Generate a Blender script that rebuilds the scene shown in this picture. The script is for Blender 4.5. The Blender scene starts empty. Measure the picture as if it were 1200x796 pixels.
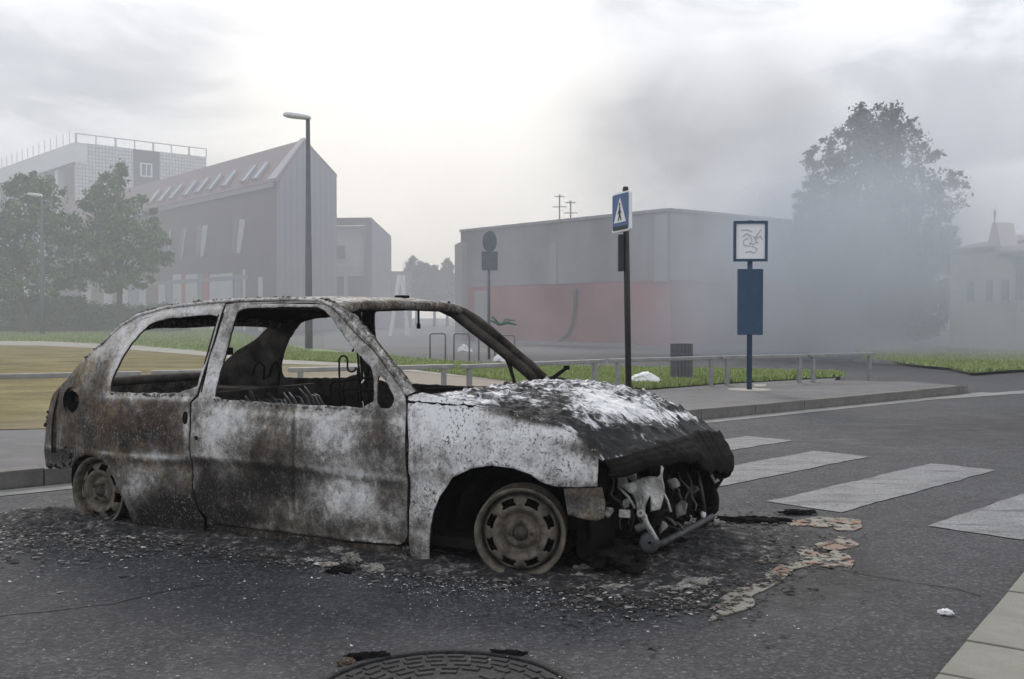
import bpy, bmesh, math, random
import numpy as np
from mathutils import Vector, Matrix, noise
from mathutils.geometry import delaunay_2d_cdt

random.seed(7)
rng = np.random.default_rng(7)
R = math.radians
scene = bpy.context.scene
COL = scene.collection

# ---------------------------------------------------------------- camera
CAM_H = 1.17
FPX = 1200.0
PITCH = math.atan(27 / 1200)
cam_d = bpy.data.cameras.new('camera')
cam_d.sensor_width = 36; cam_d.lens = 36 * FPX / 1200
cam_d.clip_start = 0.05; cam_d.clip_end = 3000
cam = bpy.data.objects.new('camera', cam_d); COL.objects.link(cam)
cam.location = (0, 0, CAM_H); cam.rotation_euler = (R(90) - PITCH, 0, 0)
scene.camera = cam

# ---------------------------------------------------------------- world, sun, exposure
SUN_EL, SUN_AZ = R(36), R(-8)          # low sun behind thin cloud, ahead of the camera
w = bpy.data.worlds.new('World'); scene.world = w; w.use_nodes = True
nt = w.node_tree; nt.nodes.clear()
def N(nt, typ, **kw):
    n = nt.nodes.new(typ)
    for k, v in kw.items():
        if k in n.inputs.keys() if isinstance(k, str) else False:
            n.inputs[k].default_value = v
        else:
            setattr(n, k, v)
    return n
def L(nt, a, b): nt.links.new(a, b)
ALB = 1.0
def alb(c): return tuple(min(.86, x * ALB) for x in c) if ALB != 1.0 else c
def ramp(nt, fac, stops, interp='LINEAR'):
    n = nt.nodes.new('ShaderNodeValToRGB'); n.color_ramp.interpolation = interp
    e = n.color_ramp.elements
    while len(e) < len(stops): e.new(0.5)
    for i, (p, c) in enumerate(stops):
        e[i].position = p
        c = (c, c, c) if isinstance(c, (int, float)) else alb(c)
        e[i].color = (*c, 1)
    L(nt, fac, n.inputs[0]); return n.outputs[0]
def math_n(nt, op, a, b=None, c=None, clamp=False):
    n = nt.nodes.new('ShaderNodeMath'); n.operation = op; n.use_clamp = clamp
    for i, v in enumerate((a, b, c)):
        if v is None: continue
        if isinstance(v, (int, float)): n.inputs[i].default_value = v
        else: L(nt, v, n.inputs[i])
    return n.outputs[0]
def mixc(nt, fac, a, b, mode='MIX'):
    n = nt.nodes.new('ShaderNodeMix'); n.data_type = 'RGBA'; n.blend_type = mode
    for s, v in ((0, fac), (6, a), (7, b)):
        if isinstance(v, (int, float)): n.inputs[s].default_value = v
        elif isinstance(v, tuple): n.inputs[s].default_value = (*alb(v), 1)
        else: L(nt, v, n.inputs[s])
    return n.outputs[2]
def noise_n(nt, vec, scale, detail=4, rough=.55, dist=0, out=0):
    n = nt.nodes.new('ShaderNodeTexNoise'); n.inputs['Scale'].default_value = scale
    n.inputs['Detail'].default_value = detail; n.inputs['Roughness'].default_value = rough
    n.inputs['Distortion'].default_value = dist
    if vec is not None: L(nt, vec, n.inputs['Vector'])
    return n.outputs[out]
def mapping(nt, vec, loc=(0,0,0), rot=(0,0,0), scale=(1,1,1)):
    n = nt.nodes.new('ShaderNodeMapping'); L(nt, vec, n.inputs[0])
    n.inputs[1].default_value = loc; n.inputs[2].default_value = rot; n.inputs[3].default_value = scale
    return n.outputs[0]

sky = nt.nodes.new('ShaderNodeTexSky'); sky.sky_type = 'NISHITA'; sky.sun_disc = False
sky.sun_elevation = SUN_EL; sky.sun_rotation = SUN_AZ; sky.air_density = 1.5; sky.dust_density = 3
tc = nt.nodes.new('ShaderNodeTexCoord')
d = tc.outputs['Generated']
dn = nt.nodes.new('ShaderNodeVectorMath'); dn.operation = 'NORMALIZE'; L(nt, d, dn.inputs[0])
# cloud layer: direction divided by height gives a flat ceiling that recedes to the horizon
sep = nt.nodes.new('ShaderNodeSeparateXYZ'); L(nt, dn.outputs[0], sep.inputs[0])
zz = math_n(nt, 'ADD', math_n(nt, 'MAXIMUM', sep.outputs[2], 0.0), 0.16)
comb = nt.nodes.new('ShaderNodeCombineXYZ')
L(nt, math_n(nt, 'DIVIDE', sep.outputs[0], zz), comb.inputs[0]); L(nt, math_n(nt, 'DIVIDE', sep.outputs[1], zz), comb.inputs[1])
cn = noise_n(nt, mapping(nt, comb.outputs[0], loc=(3.1, 1.7, 0), scale=(1.0, .8, 1)), 1.5, 8, .6, .5)
cloud = ramp(nt, cn, [(.38, (.60, .63, .70)), (.46, (.72, .745, .81)), (.51, (.88, .90, .95)), (.60, (1.05, 1.06, 1.09))])
# the sun's place behind the cloud
def dirv(az, el): return (math.sin(az) * math.cos(el), math.cos(az) * math.cos(el), math.sin(el))
def lobe(az, el, lo, hi):
    dp = nt.nodes.new('ShaderNodeVectorMath'); dp.operation = 'DOT_PRODUCT'
    L(nt, dn.outputs[0], dp.inputs[0]); dp.inputs[1].default_value = dirv(az, el)
    return ramp(nt, dp.outputs['Value'], [(lo, 0.0), (hi, 1.0)], 'EASE')
g1 = lobe(R(-5), R(5), .962, 1.0)
cloud = mixc(nt, math_n(nt, 'MULTIPLY', g1, .85), cloud, (1.62, 1.54, 1.38))
bg1 = nt.nodes.new('ShaderNodeBackground'); L(nt, sky.outputs[0], bg1.inputs[0]); bg1.inputs[1].default_value = 0.10
bg2 = nt.nodes.new('ShaderNodeBackground'); L(nt, cloud, bg2.inputs[0]); bg2.inputs[1].default_value = 0.82
mx = nt.nodes.new('ShaderNodeMixShader'); mx.inputs[0].default_value = 0.92
L(nt, bg1.outputs[0], mx.inputs[1]); L(nt, bg2.outputs[0], mx.inputs[2])
wo = nt.nodes.new('ShaderNodeOutputWorld'); L(nt, mx.outputs[0], wo.inputs[0])

sun_d = bpy.data.lights.new('sun', 'SUN'); sun_d.energy = 1.15; sun_d.angle = R(18); sun_d.color = (1, .96, .9)
sun = bpy.data.objects.new('sun', sun_d); COL.objects.link(sun)
sd = Vector(dirv(SUN_AZ, SUN_EL)); sun.rotation_euler = sd.to_track_quat('Z', 'Y').to_euler(); sun.location = (0, 0, 30)

scene.view_settings.view_transform = 'Standard'; scene.view_settings.look = 'None'
scene.view_settings.exposure = 0.5; scene.view_settings.gamma = 1.0; scene.view_settings.use_curve_mapping = False
scene.cycles.volume_bounces = 1; scene.cycles.max_bounces = 6; scene.cycles.transparent_max_bounces = 16
scene.cycles.volume_step_rate = 1.0; scene.cycles.volume_max_steps = 96

# ---------------------------------------------------------------- pixel <-> place helpers
CP, SP = math.cos(PITCH), math.sin(PITCH)
def ray(px, py):
    x = (px - 600) / FPX; y = -(py - 398) / FPX
    return Vector((x, CP + y * SP, -SP + y * CP))
def G(px, py, z=0.0):                       # where that line of sight meets height z
    r = ray(px, py); t = (z - CAM_H) / r.z
    return Vector((r.x * t, r.y * t, z))
def PY(px, py, Y):                          # point at distance Y ahead
    r = ray(px, py); t = Y / r.y
    return Vector((r.x * t, Y, CAM_H + r.z * t))
def proj(p):
    x, y, z = p[0], p[1], p[2] - CAM_H
    f = y * CP - z * SP; u = y * SP + z * CP
    return 600 + FPX * x / f, 398 - FPX * u / f

# ---------------------------------------------------------------- object helpers
def tag(o, label=None, cat=None, group=None, kind=None):
    if label: o['label'] = label
    if cat: o['category'] = cat
    if group: o['group'] = group
    if kind: o['kind'] = kind
    return o
def empty(name, loc=(0, 0, 0), rz=0.0):
    o = bpy.data.objects.new(name, None); COL.objects.link(o)
    o.location = loc; o.rotation_euler = (0, 0, rz); o.empty_display_size = .2
    return o
def link_mesh(name, me, mats, parent=None, smooth=False):
    o = bpy.data.objects.new(name, me); COL.objects.link(o)
    for m in (mats if isinstance(mats, (list, tuple)) else [mats]):
        if m is not None: me.materials.append(m)
    if parent is not None: o.parent = parent
    if smooth: me.polygons.foreach_set('use_smooth', [True] * len(me.polygons))
    return o
def obj(name, bm, mats, parent=None, smooth=False):
    me = bpy.data.meshes.new(name); bm.to_mesh(me); bm.free()
    return link_mesh(name, me, mats, parent, smooth)
def pydata(name, v, f, mats, parent=None, smooth=False):
    me = bpy.data.meshes.new(name); me.from_pydata([tuple(a) for a in v], [], f); me.update()
    return link_mesh(name, me, mats, parent, smooth)
def share(o, parent=None, loc=None, rot=None, name=None, link=True):
    c = o.copy(); COL.objects.link(c)
    if name: c.name = name
    c.parent = parent if parent is not None else o.parent
    if loc is not None: c.location = loc
    if rot is not None: c.rotation_euler = rot
    return c
def copy_tree(o, parent=None):
    c = o.copy(); COL.objects.link(c); c.parent = parent
    for ch in list(o.children): copy_tree(ch, c)
    return c
def bx(bm, c, s, rz=0.0, bevel=0.0, M=None):
    m = Matrix.Translation(c) @ Matrix.Rotation(rz, 4, 'Z') @ Matrix.Diagonal((s[0], s[1], s[2], 1))
    if M is not None: m = M @ m
    r = bmesh.ops.create_cube(bm, size=1.0, matrix=m)
    if bevel:
        es = {e for v in r['verts'] for e in v.link_edges}
        bmesh.ops.bevel(bm, geom=list(es), offset=bevel, segments=2, profile=.7, affect='EDGES')
def tube(bm, pts, r, n=8, caps=True):
    pts = [Vector(p) for p in pts]
    rr = r if isinstance(r, (list, tuple)) else [r] * len(pts)
    rings = []; up = None
    for i, p in enumerate(pts):
        t = (pts[min(i + 1, len(pts) - 1)] - pts[max(i - 1, 0)])
        if t.length < 1e-9: t = Vector((0, 0, 1))
        t.normalize()
        if up is None:
            up = Vector((0, 0, 1)) if abs(t.z) < .9 else Vector((1, 0, 0))
        a = t.cross(up).normalized(); up = a.cross(t).normalized()
        rings.append([bm.verts.new(p + (a * math.cos(q) + up * math.sin(q)) * rr[i]) for q in [2 * math.pi * k / n for k in range(n)]])
    for i in range(len(rings) - 1):
        for k in range(n):
            bm.faces.new((rings[i][k], rings[i][(k + 1) % n], rings[i + 1][(k + 1) % n], rings[i + 1][k]))
    if caps:
        bm.faces.new(rings[0][::-1]); bm.faces.new(rings[-1])
def lathe(bm, prof, n=40, axis='Z', M=None):    # prof: (radius, height)
    rings = []
    for (r, h) in prof:
        ring = []
        for k in range(n):
            a = 2 * math.pi * k / n
            p = Vector((r * math.cos(a), r * math.sin(a), h)) if axis == 'Z' else Vector((r * math.cos(a), h, r * math.sin(a)))
            if M is not None: p = M @ p
            ring.append(bm.verts.new(p))
        rings.append(ring)
    for i in range(len(rings) - 1):
        for k in range(n):
            bm.faces.new((rings[i][k], rings[i][(k + 1) % n], rings[i + 1][(k + 1) % n], rings[i + 1][k]))
    return rings
def sheet(name, pts, z, mat, kind='structure', parent=None, rag=0.0, step=0.3, seed=0):
    """flat polygon on the ground; rag roughens its outline"""
    P = [Vector((p[0], p[1])) for p in pts]
    out = []
    for i in range(len(P)):
        a, b = P[i], P[(i + 1) % len(P)]
        n = max(1, int((b - a).length / step)) if rag else 1
        for k in range(n):
            q = a.lerp(b, k / n)
            if rag:
                q = q + Vector((noise.noise(Vector((q.x * 2.3 / max(rag, .05) * .2, q.y * 3, seed))), noise.noise(Vector((q.x * 3, q.y * 3, seed + 9))))) * rag
            out.append((q.x, q.y, z))
    bm = bmesh.new(); f = bm.faces.new([bm.verts.new(p) for p in out])
    f.normal_update()
    if f.normal.z < 0: f.normal_flip()
    bmesh.ops.triangulate(bm, faces=bm.faces[:])
    o = obj(name, bm, mat, parent)
    if kind and parent is None: o['kind'] = kind
    return o
def inside(p, poly):
    x, y = p; c = False; j = len(poly) - 1
    for i in range(len(poly)):
        xi, yi = poly[i]; xj, yj = poly[j]
        if (yi > y) != (yj > y) and x < (xj - xi) * (y - yi) / (yj - yi) + xi: c = not c
        j = i
    return c

# ---------------------------------------------------------------- materials
ALB = 1.4        # calibration of all surface colours to real-world albedo under this sky
def new_mat(name):
    m = bpy.data.materials.new(name); m.use_nodes = True
    nt = m.node_tree; nt.nodes.clear()
    b = nt.nodes.new('ShaderNodeBsdfPrincipled'); o = nt.nodes.new('ShaderNodeOutputMaterial')
    L(nt, b.outputs[0], o.inputs[0])
    return m, nt, b
def simple(name, col, rough=.7, metal=0.0, var=.18, scale=6, bump=.0, bscale=80, coord='Object', streak=None):
    m, nt, b = new_mat(name)
    b.inputs['Specular IOR Level'].default_value = .08 if 'soot' in name else .35
    t = nt.nodes.new('ShaderNodeTexCoord').outputs[coord]
    n = noise_n(nt, mapping(nt, t, scale=streak or (1, 1, 1)), scale, 6, .6)
    c = mixc(nt, ramp(nt, n, [(.3, 0.0), (.7, 1.0)]), tuple(x * (1 - var) for x in col), tuple(min(1, x * (1 + var)) for x in col))
    L(nt, c, b.inputs['Base Color']); b.inputs['Roughness'].default_value = rough; b.inputs['Metallic'].default_value = metal
    if bump:
        bp = nt.nodes.new('ShaderNodeBump'); bp.inputs['Strength'].default_value = bump; bp.inputs['Distance'].default_value = .01
        L(nt, noise_n(nt, t, bscale, 4), bp.inputs['Height']); L(nt, bp.outputs[0], b.inputs['Normal'])
    return m

CAR_TH = R(26)
FW = Vector((math.cos(CAR_TH), -math.sin(CAR_TH), 0)); LT = Vector((math.sin(CAR_TH), math.cos(CAR_TH), 0))
O0 = G(602, 677)
CW = 1.62
CAR_C = O0 + LT * (CW / 2)

def burnt(name, flake=70, fleck=.5, k1=.42, k2=.26, warm=1.0, bump=.6):
    """scorched sheet metal: attribute 'burn' R = pale ash and painted crease highlight, G = rust warmth, B = flake amount"""
    m, nt, b = new_mat(name)
    t = nt.nodes.new('ShaderNodeTexCoord').outputs['Object']
    at = nt.nodes.new('ShaderNodeAttribute'); at.attribute_name = 'burn'
    sp = nt.nodes.new('ShaderNodeSeparateColor'); L(nt, at.outputs['Color'], sp.inputs[0])
    big = noise_n(nt, t, 7, 8, .62, .3)
    mid = noise_n(nt, mapping(nt, t, scale=(1, 1, .75)), 34, 5, .65, .6)
    fine = noise_n(nt, t, flake * 2.2, 3, .6)
    v = math_n(nt, 'ADD', sp.outputs[0], math_n(nt, 'MULTIPLY', math_n(nt, 'SUBTRACT', big, .5), k1 * 2))
    v = math_n(nt, 'ADD', v, math_n(nt, 'MULTIPLY', math_n(nt, 'SUBTRACT', mid, .5), k2 * 2))
    v = math_n(nt, 'ADD', v, math_n(nt, 'MULTIPLY', math_n(nt, 'SUBTRACT', fine, .5), .34))
    chip = noise_n(nt, mapping(nt, t, loc=(2, 7, 4), scale=(1, 1, .8)), 19, 9, .74, .5)
    chip2 = noise_n(nt, mapping(nt, t, loc=(8, 1, 6), scale=(.8, 1, 1.2)), 55, 6, .72, .3)
    v = math_n(nt, 'ADD', v, math_n(nt, 'MULTIPLY', ramp(nt, chip, [(.44, -0.0), (.47, .5), (.54, .5), (.57, 1.0)]), .13))
    v = math_n(nt, 'ADD', v, math_n(nt, 'MULTIPLY', ramp(nt, chip2, [(.38, 0.0), (.42, .6), (.60, .6), (.63, 1.0)]), .16))
    v = math_n(nt, 'SUBTRACT', v, .165)
    base = ramp(nt, v, [(0, (.008, .0075, .007)), (.22, (.030, .026, .022)), (.42, (.088, .083, .077)), (.58, (.22, .212, .202)), (.74, (.42, .412, .405)), (1, (.76, .755, .75))])
    warmc = ramp(nt, v, [(0, (.012, .009, .006)), (.3, (.075, .045, .024)), (.6, (.20, .155, .085)), (1, (.50, .42, .30))])
    wn = noise_n(nt, mapping(nt, t, loc=(5, 2, 1)), 11, 6, .6)
    wf = math_n(nt, 'MULTIPLY', sp.outputs[1], ramp(nt, wn, [(.38, 0.0), (.6, 1.0)]))
    c = mixc(nt, wf, base, warmc)
    # flakes: chipped islands where paint ash has fallen off
    fk = noise_n(nt, mapping(nt, t, scale=(1, 1, .85)), flake, 6, .75, .15)
    fm = math_n(nt, 'MULTIPLY', ramp(nt, fk, [(.55, 0.0), (.60, 1.0)]), ramp(nt, noise_n(nt, mapping(nt, t, loc=(9, 4, 2)), 6, 4), [(.40, .35), (.60, 1.0)]))
    fm = math_n(nt, 'MULTIPLY', fm, sp.outputs[2])
    c = mixc(nt, fm, c, mixc(nt, ramp(nt, sp.outputs[0], [(.25, 0.0), (.4, 1.0)]), (.33, .32, .30), (.045, .042, .042)))
    L(nt, c, b.inputs['Base Color'])
    b.inputs['Roughness'].default_value = .78; b.inputs['Specular IOR Level'].default_value = .35
    bp = nt.nodes.new('ShaderNodeBump'); bp.inputs['Strength'].default_value = bump; bp.inputs['Distance'].default_value = .006
    hh = math_n(nt, 'ADD', math_n(nt, 'ADD', math_n(nt, 'MULTIPLY', mid, .6), math_n(nt, 'MULTIPLY', chip, 1.6)), math_n(nt, 'SUBTRACT', fine, fm))
    L(nt, hh, bp.inputs['Height']); L(nt, bp.outputs[0], b.inputs['Normal'])
    return m
M_BURN = burnt('scorched_paint')
def bonnet_mat():
    m, nt, b = new_mat('flaking_ash')
    t = nt.nodes.new('ShaderNodeTexCoord').outputs['Object']
    at = nt.nodes.new('ShaderNodeAttribute'); at.attribute_name = 'burn'
    sp = nt.nodes.new('ShaderNodeSeparateColor'); L(nt, at.outputs['Color'], sp.inputs[0])
    mt = mapping(nt, t, rot=(0, 0, R(12)), scale=(1, 1.7, .4))
    a = noise_n(nt, mt, 8, 8, .6, 1.0); c_ = noise_n(nt, mt, 36, 5, .65, .5); f = noise_n(nt, t, 150, 3, .6)
    v = math_n(nt, 'ADD', sp.outputs[0], math_n(nt, 'MULTIPLY', math_n(nt, 'SUBTRACT', a, .5), 3.1))
    v = math_n(nt, 'ADD', v, math_n(nt, 'MULTIPLY', math_n(nt, 'SUBTRACT', c_, .5), 1.3))
    v = math_n(nt, 'ADD', v, math_n(nt, 'MULTIPLY', math_n(nt, 'SUBTRACT', f, .5), .35))
    col = ramp(nt, v, [(0, (.007, .007, .007)), (.34, (.020, .020, .021)), (.44, (.075, .075, .078)), (.52, (.22, .22, .23)), (.66, (.36, .36, .375)), (.85, (.78, .78, .79))])
    L(nt, col, b.inputs['Base Color']); b.inputs['Roughness'].default_value = .75
    bp = nt.nodes.new('ShaderNodeBump'); bp.inputs['Strength'].default_value = .9; bp.inputs['Distance'].default_value = .012
    L(nt, v, bp.inputs['Height']); L(nt, bp.outputs[0], b.inputs['Normal']); return m
M_ASH = bonnet_mat()
M_PIL = burnt('scorched_pillar', flake=48, k1=.35, k2=.6, bump=.9)
M_SOOT = simple('soot', (.0085, .008, .0075), .85, 0, .5, 14, .6, 60)
M_SOOT2 = simple('soot_brown', (.036, .032, .028), .85, 0, .7, 9, .7, 50)
M_SOOT3 = simple('charred_plastic', (.017, .017, .018), .6, 0, .4, 10, .5, 70)
M_SEATM = simple('scorched_steel_grey', (.06, .06, .063), .6, .4, .5, 20, .4, 90)
M_WHEEL = simple('scorched_wheel_steel', (.088, .077, .062), .7, .1, .6, 22, .6, 110)
M_ALU = simple('melted_alloy', (.33, .325, .31), .5, .35, .4, 26, .8, 60)

M_SCRAPN = simple('ash_grey_scrap', (.13, .128, .122), .85, 0, .8, 22, .7, 70)
M_ALU2 = simple('dull_alloy_scrap', (.20, .195, .185), .7, .1, .7, 26, .7, 70)
def road_mat():
    m, nt, b = new_mat('asphalt')
    t = nt.nodes.new('ShaderNodeTexCoord').outputs['Object']
    big = noise_n(nt, t, .45, 6, .6); mid = noise_n(nt, t, 5, 6, .65); fine = noise_n(nt, t, 62, 5, .8)
    v = math_n(nt, 'ADD', math_n(nt, 'MULTIPLY', big, .25), math_n(nt, 'ADD', math_n(nt, 'MULTIPLY', mid, .20), math_n(nt, 'MULTIPLY', fine, .55)))
    c = ramp(nt, v, [(.38, (.004, .004, .005)), (.5, (.020, .020, .023)), (.60, (.056, .056, .062))])
    vo = nt.nodes.new('ShaderNodeTexVoronoi'); vo.inputs['Scale'].default_value = 58; L(nt, t, vo.inputs['Vector'])
    spv = nt.nodes.new('ShaderNodeSeparateColor'); L(nt, vo.outputs['Color'], spv.inputs[0])
    spk = math_n(nt, 'MULTIPLY', ramp(nt, spv.outputs[0], [(.80, 0.0), (.86, 1.0)]), ramp(nt, vo.outputs['Distance'], [(.25, 1.0), (.42, 0.0)]))
    c = mixc(nt, math_n(nt, 'MULTIPLY', ramp(nt, spv.outputs[1], [(.0, 1.0), (.35, 0.0)]), .75), c, (.008, .008, .009))
    c = mixc(nt, math_n(nt, 'MULTIPLY', ramp(nt, spv.outputs[2], [(.6, 0.0), (1.0, 1.0)]), .55), c, (.070, .070, .074))
    c = mixc(nt, math_n(nt, 'MULTIPLY', spk, .38), c, (.17, .17, .175))
    # soot burnt into the road around the car (a stain with its own ragged shape)
    def ell(cx, cy, rx, ry, rot, soft, ns, na):
        mp = mapping(nt, t, loc=(-cx, -cy, 0))
        mp = mapping(nt, mp, rot=(0, 0, rot), scale=(1, 1, 1))
        mp = mapping(nt, mp, scale=(1 / rx, 1 / ry, 0))
        ln = nt.nodes.new('ShaderNodeVectorMath'); ln.operation = 'LENGTH'; L(nt, mp, ln.inputs[0])
        dd = math_n(nt, 'ADD', ln.outputs['Value'], math_n(nt, 'MULTIPLY', math_n(nt, 'SUBTRACT', noise_n(nt, t, ns, 6, .65), .5), na))
        return ramp(nt, dd, [(1 - soft, 1.0), (1.0, 0.0)])
    c0 = CAR_C + FW * (-1.25)
    e1 = ell(c0.x, c0.y, 2.35, 1.22, CAR_TH, .28, 2.2, .55)
    c1 = CAR_C + FW * .62 - LT * .1
    e2 = ell(c1.x, c1.y, .98, 1.1, CAR_TH, .22, 3.0, .5)
    e = math_n(nt, 'MAXIMUM', e1, e2)
    sc = ramp(nt, noise_n(nt, t, 30, 6, .8), [(.42, (.006, .006, .006)), (.56, (.018, .0175, .018)), (.68, (.10, .098, .095))])
    c = mixc(nt, e, c, sc)
    # a second burnt patch further down the street
    pt = G(1120, 495)
    e3 = ell(pt.x + .8, pt.y, 4.2, 1.1, R(-35), .7, 1.6, .9)
    c = mixc(nt, math_n(nt, 'MULTIPLY', e3, math_n(nt, 'MULTIPLY', noise_n(nt, mapping(nt, t, rot=(0, 0, R(-45)), scale=(.5, 3, 1)), 2.0, 6, .7), 1.6, clamp=True)), c, (.014, .0135, .014))
    # rubber-darkened wheel tracks running along the street
    tr = noise_n(nt, mapping(nt, t, rot=(0, 0, R(-44)), scale=(.06, 1.0, 1)), 1.3, 4, .6)
    c = mixc(nt, ramp(nt, tr, [(.5, 0.0), (.66, .55)]), c, mixc(nt, .5, c, (.02, .02, .022)))
    pale = noise_n(nt, mapping(nt, t, loc=(7, 3, 0)), .9, 8, .7)
    c = mixc(nt, ramp(nt, pale, [(.55, 0.0), (.72, .5)]), c, (.085, .083, .085))
    L(nt, c, b.inputs['Base Color'])
    L(nt, ramp(nt, mid, [(.3, .62), (.7, .85)]), b.inputs['Roughness']); b.inputs['Specular IOR Level'].default_value = .35
    bp = nt.nodes.new('ShaderNodeBump'); bp.inputs['Strength'].default_value = .8; bp.inputs['Distance'].default_value = .006
    L(nt, math_n(nt, 'ADD', fine, vo.outputs['Distance']), bp.inputs['Height']); L(nt, bp.outputs[0], b.inputs['Normal'])
    return m
M_ROAD = road_mat()
def paint_mat():
    m, nt, b = new_mat('worn_road_paint')
    t = nt.nodes.new('ShaderNodeTexCoord').outputs['Object']
    a = noise_n(nt, t, 70, 5, .75); bb = noise_n(nt, t, 3, 5, .6)
    c = mixc(nt, ramp(nt, a, [(.40, 0.0), (.49, 1.0)]), (.055, .055, .056), mixc(nt, ramp(nt, bb, [(.35, 0.0), (.65, 1.0)]), (.13, .13, .132), (.185, .185, .188)))
    wr = noise_n(nt, mapping(nt, t, rot=(0, 0, R(-44)), scale=(1, 3.5, 1)), 2.2, 9, .78)
    c = mixc(nt, ramp(nt, wr, [(.52, 0.0), (.60, .75)]), c, (.05, .05, .052))
    L(nt, c, b.inputs['Base Color']); b.inputs['Roughness'].default_value = .75
    bp = nt.nodes.new('ShaderNodeBump'); bp.inputs['Strength'].default_value = .4; bp.inputs['Distance'].default_value = .003
    L(nt, a, bp.inputs['Height']); L(nt, bp.outputs[0], b.inputs['Normal'])
    return m
M_PAINT = paint_mat()
M_PAVE = simple('pavement_asphalt', (.098, .094, .094), .85, 0, .22, 3, .5, 90)
M_KERB = simple('granite_kerb', (.105, .10, .092), .8, 0, .25, 9, .5, 60)
M_KERBP = simple('pale_concrete_strip', (.16, .16, .155), .8, 0, .25, 5, .5, 70)
M_SLAB = simple('concrete_slab', (.165, .16, .135), .8, 0, .16, 6, .5, 110)
M_PLAZA = simple('plaza_tarmac', (.085, .085, .09), .85, 0, .2, .8, .3, 40)
M_PATH = simple('pale_path', (.24, .225, .195), .85, 0, .15, 2, .3, 40)
def sand_mat():
    m, nt, b = new_mat('dry_sandy_ground')
    t = nt.nodes.new('ShaderNodeTexCoord').outputs['Object']
    a = noise_n(nt, mapping(nt, t, scale=(.6, 1.0, 1)), 1.1, 8, .7); f = noise_n(nt, t, 18, 6, .8)
    c = ramp(nt, math_n(nt, 'ADD', math_n(nt, 'MULTIPLY', a, .75), math_n(nt, 'MULTIPLY', f, .25)), [(.38, (.055, .052, .013)), (.47, (.105, .084, .024)), (.54, (.14, .114, .036)), (.62, (.175, .147, .065))])
    sx = nt.nodes.new('ShaderNodeSeparateXYZ'); L(nt, t, sx.inputs[0])
    c = mixc(nt, ramp(nt, math_n(nt, 'ADD', math_n(nt, 'MULTIPLY', sx.outputs[0], .12), .85), [(.2, 0.0), (.6, 1.0)]), c, (.21, .18, .145))
    L(nt, c, b.inputs['Base Color']); b.inputs['Roughness'].default_value = .95
    bp = nt.nodes.new('ShaderNodeBump'); bp.inputs['Strength'].default_value = .6; bp.inputs['Distance'].default_value = .02
    L(nt, f, bp.inputs['Height']); L(nt, bp.outputs[0], b.inputs['Normal'])
    return m
M_SAND = sand_mat()
M_TURF = simple('turf_soil', (.14, .18, .07), .95, 0, .3, 3, .5, 40)
def leaf_mat(name, c1, c2):
    m, nt, b = new_mat(name)
    g = nt.nodes.new('ShaderNodeNewGeometry')
    L(nt, mixc(nt, g.outputs['Random Per Island'], c1, c2), b.inputs['Base Color'])
    b.inputs['Roughness'].default_value = .7
    return m
M_BLADE = leaf_mat('grass_blade', (.11, .16, .045), (.27, .31, .12))
M_LEAF = leaf_mat('leaf_green', (.045, .08, .028), (.11, .16, .06))
M_LEAFD = leaf_mat('leaf_dark_green', (.028, .048, .026), (.06, .085, .045))
M_BARK = simple('bark', (.075, .06, .05), .9, 0, .3, 8, .6, 30)
M_GALV = simple('galvanised_steel', (.42, .43, .44), .5, .5, .15, 12)
M_RAIL = simple('weathered_grey_rail', (.19, .19, .185), .6, .2, .2, 9)
M_DKPOLE = simple('dark_pole', (.022, .022, .024), .55, .2, .3, 9)
M_LAMP = simple('grey_blue_post', (.075, .08, .09), .5, .3, .15, 5)
M_BLUE = simple('blue_enamel', (.020, .046, .085), .45, 0, .12, 6)
M_BLUE2 = simple('sign_blue', (.05, .095, .20), .45, 0, .1, 6)
M_WHITE = simple('white_enamel', (.62, .63, .64), .5, 0, .07, 6)
M_GREYSIGN = simple('grey_sign_back', (.13, .14, .16), .6, .2, .1, 6)
M_BLACK = simple('black_enamel', (.02, .02, .02), .5, 0, .2, 6)
M_BAG = simple('white_plastic', (.68, .69, .70), .55, 0, .08, 12)
M_BIN = simple('bin_grey', (.085, .085, .095), .6, .1, .2, 10)

# ================================================================ GROUND
sheet('road', [(-400, -40), (400, -40), (400, 600), (-400, 600)], 0.0, M_ROAD)
# pavement island behind the burnt car
kd = Vector((4.78, 4.0, 0)).normalized()
K0 = G(822, 480, .12); K0.z = 0
KE = G(1134, 452, .12); KE.z = 0
KA = K0 - kd * 24
back = [G(p[0], p[1], .12) for p in [(985, 437.5), (850, 434), (700, 431.5), (560, 427), (480, 421), (430, 415.5), (333, 403), (285, 392)]]
farL = [Vector((-25, 72, 0)), Vector((-120, 72, 0)), Vector((-120, -14, 0))]
corner = [KE + kd * .25 + Vector((-.05, .25, 0)), KE + Vector((-.5, .9, 0)), KE + Vector((-1.6, 1.35, 0))]
kin = Vector((-kd.y, kd.x, 0))         # away from the road
island = [KA + kin * .16, K0 + kin * .16, KE + kin * .16] + corner[1:] + back + farL
sheet('pavement', island, .118, M_PAVE)
bm = bmesh.new()                        # back edge of the island as a real step
for a, b_ in zip(back[:-1], back[1:]):
    a0, b0 = Vector((a.x, a.y, 0)), Vector((b_.x, b_.y, 0))
    bm.faces.new([bm.verts.new(p) for p in (a0, b0, b0 + Vector((0, 0, .118)), a0 + Vector((0, 0, .118)))])
back_kerb = obj('pavement_back_edge', bm, M_KERB); back_kerb['kind'] = 'structure'
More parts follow.
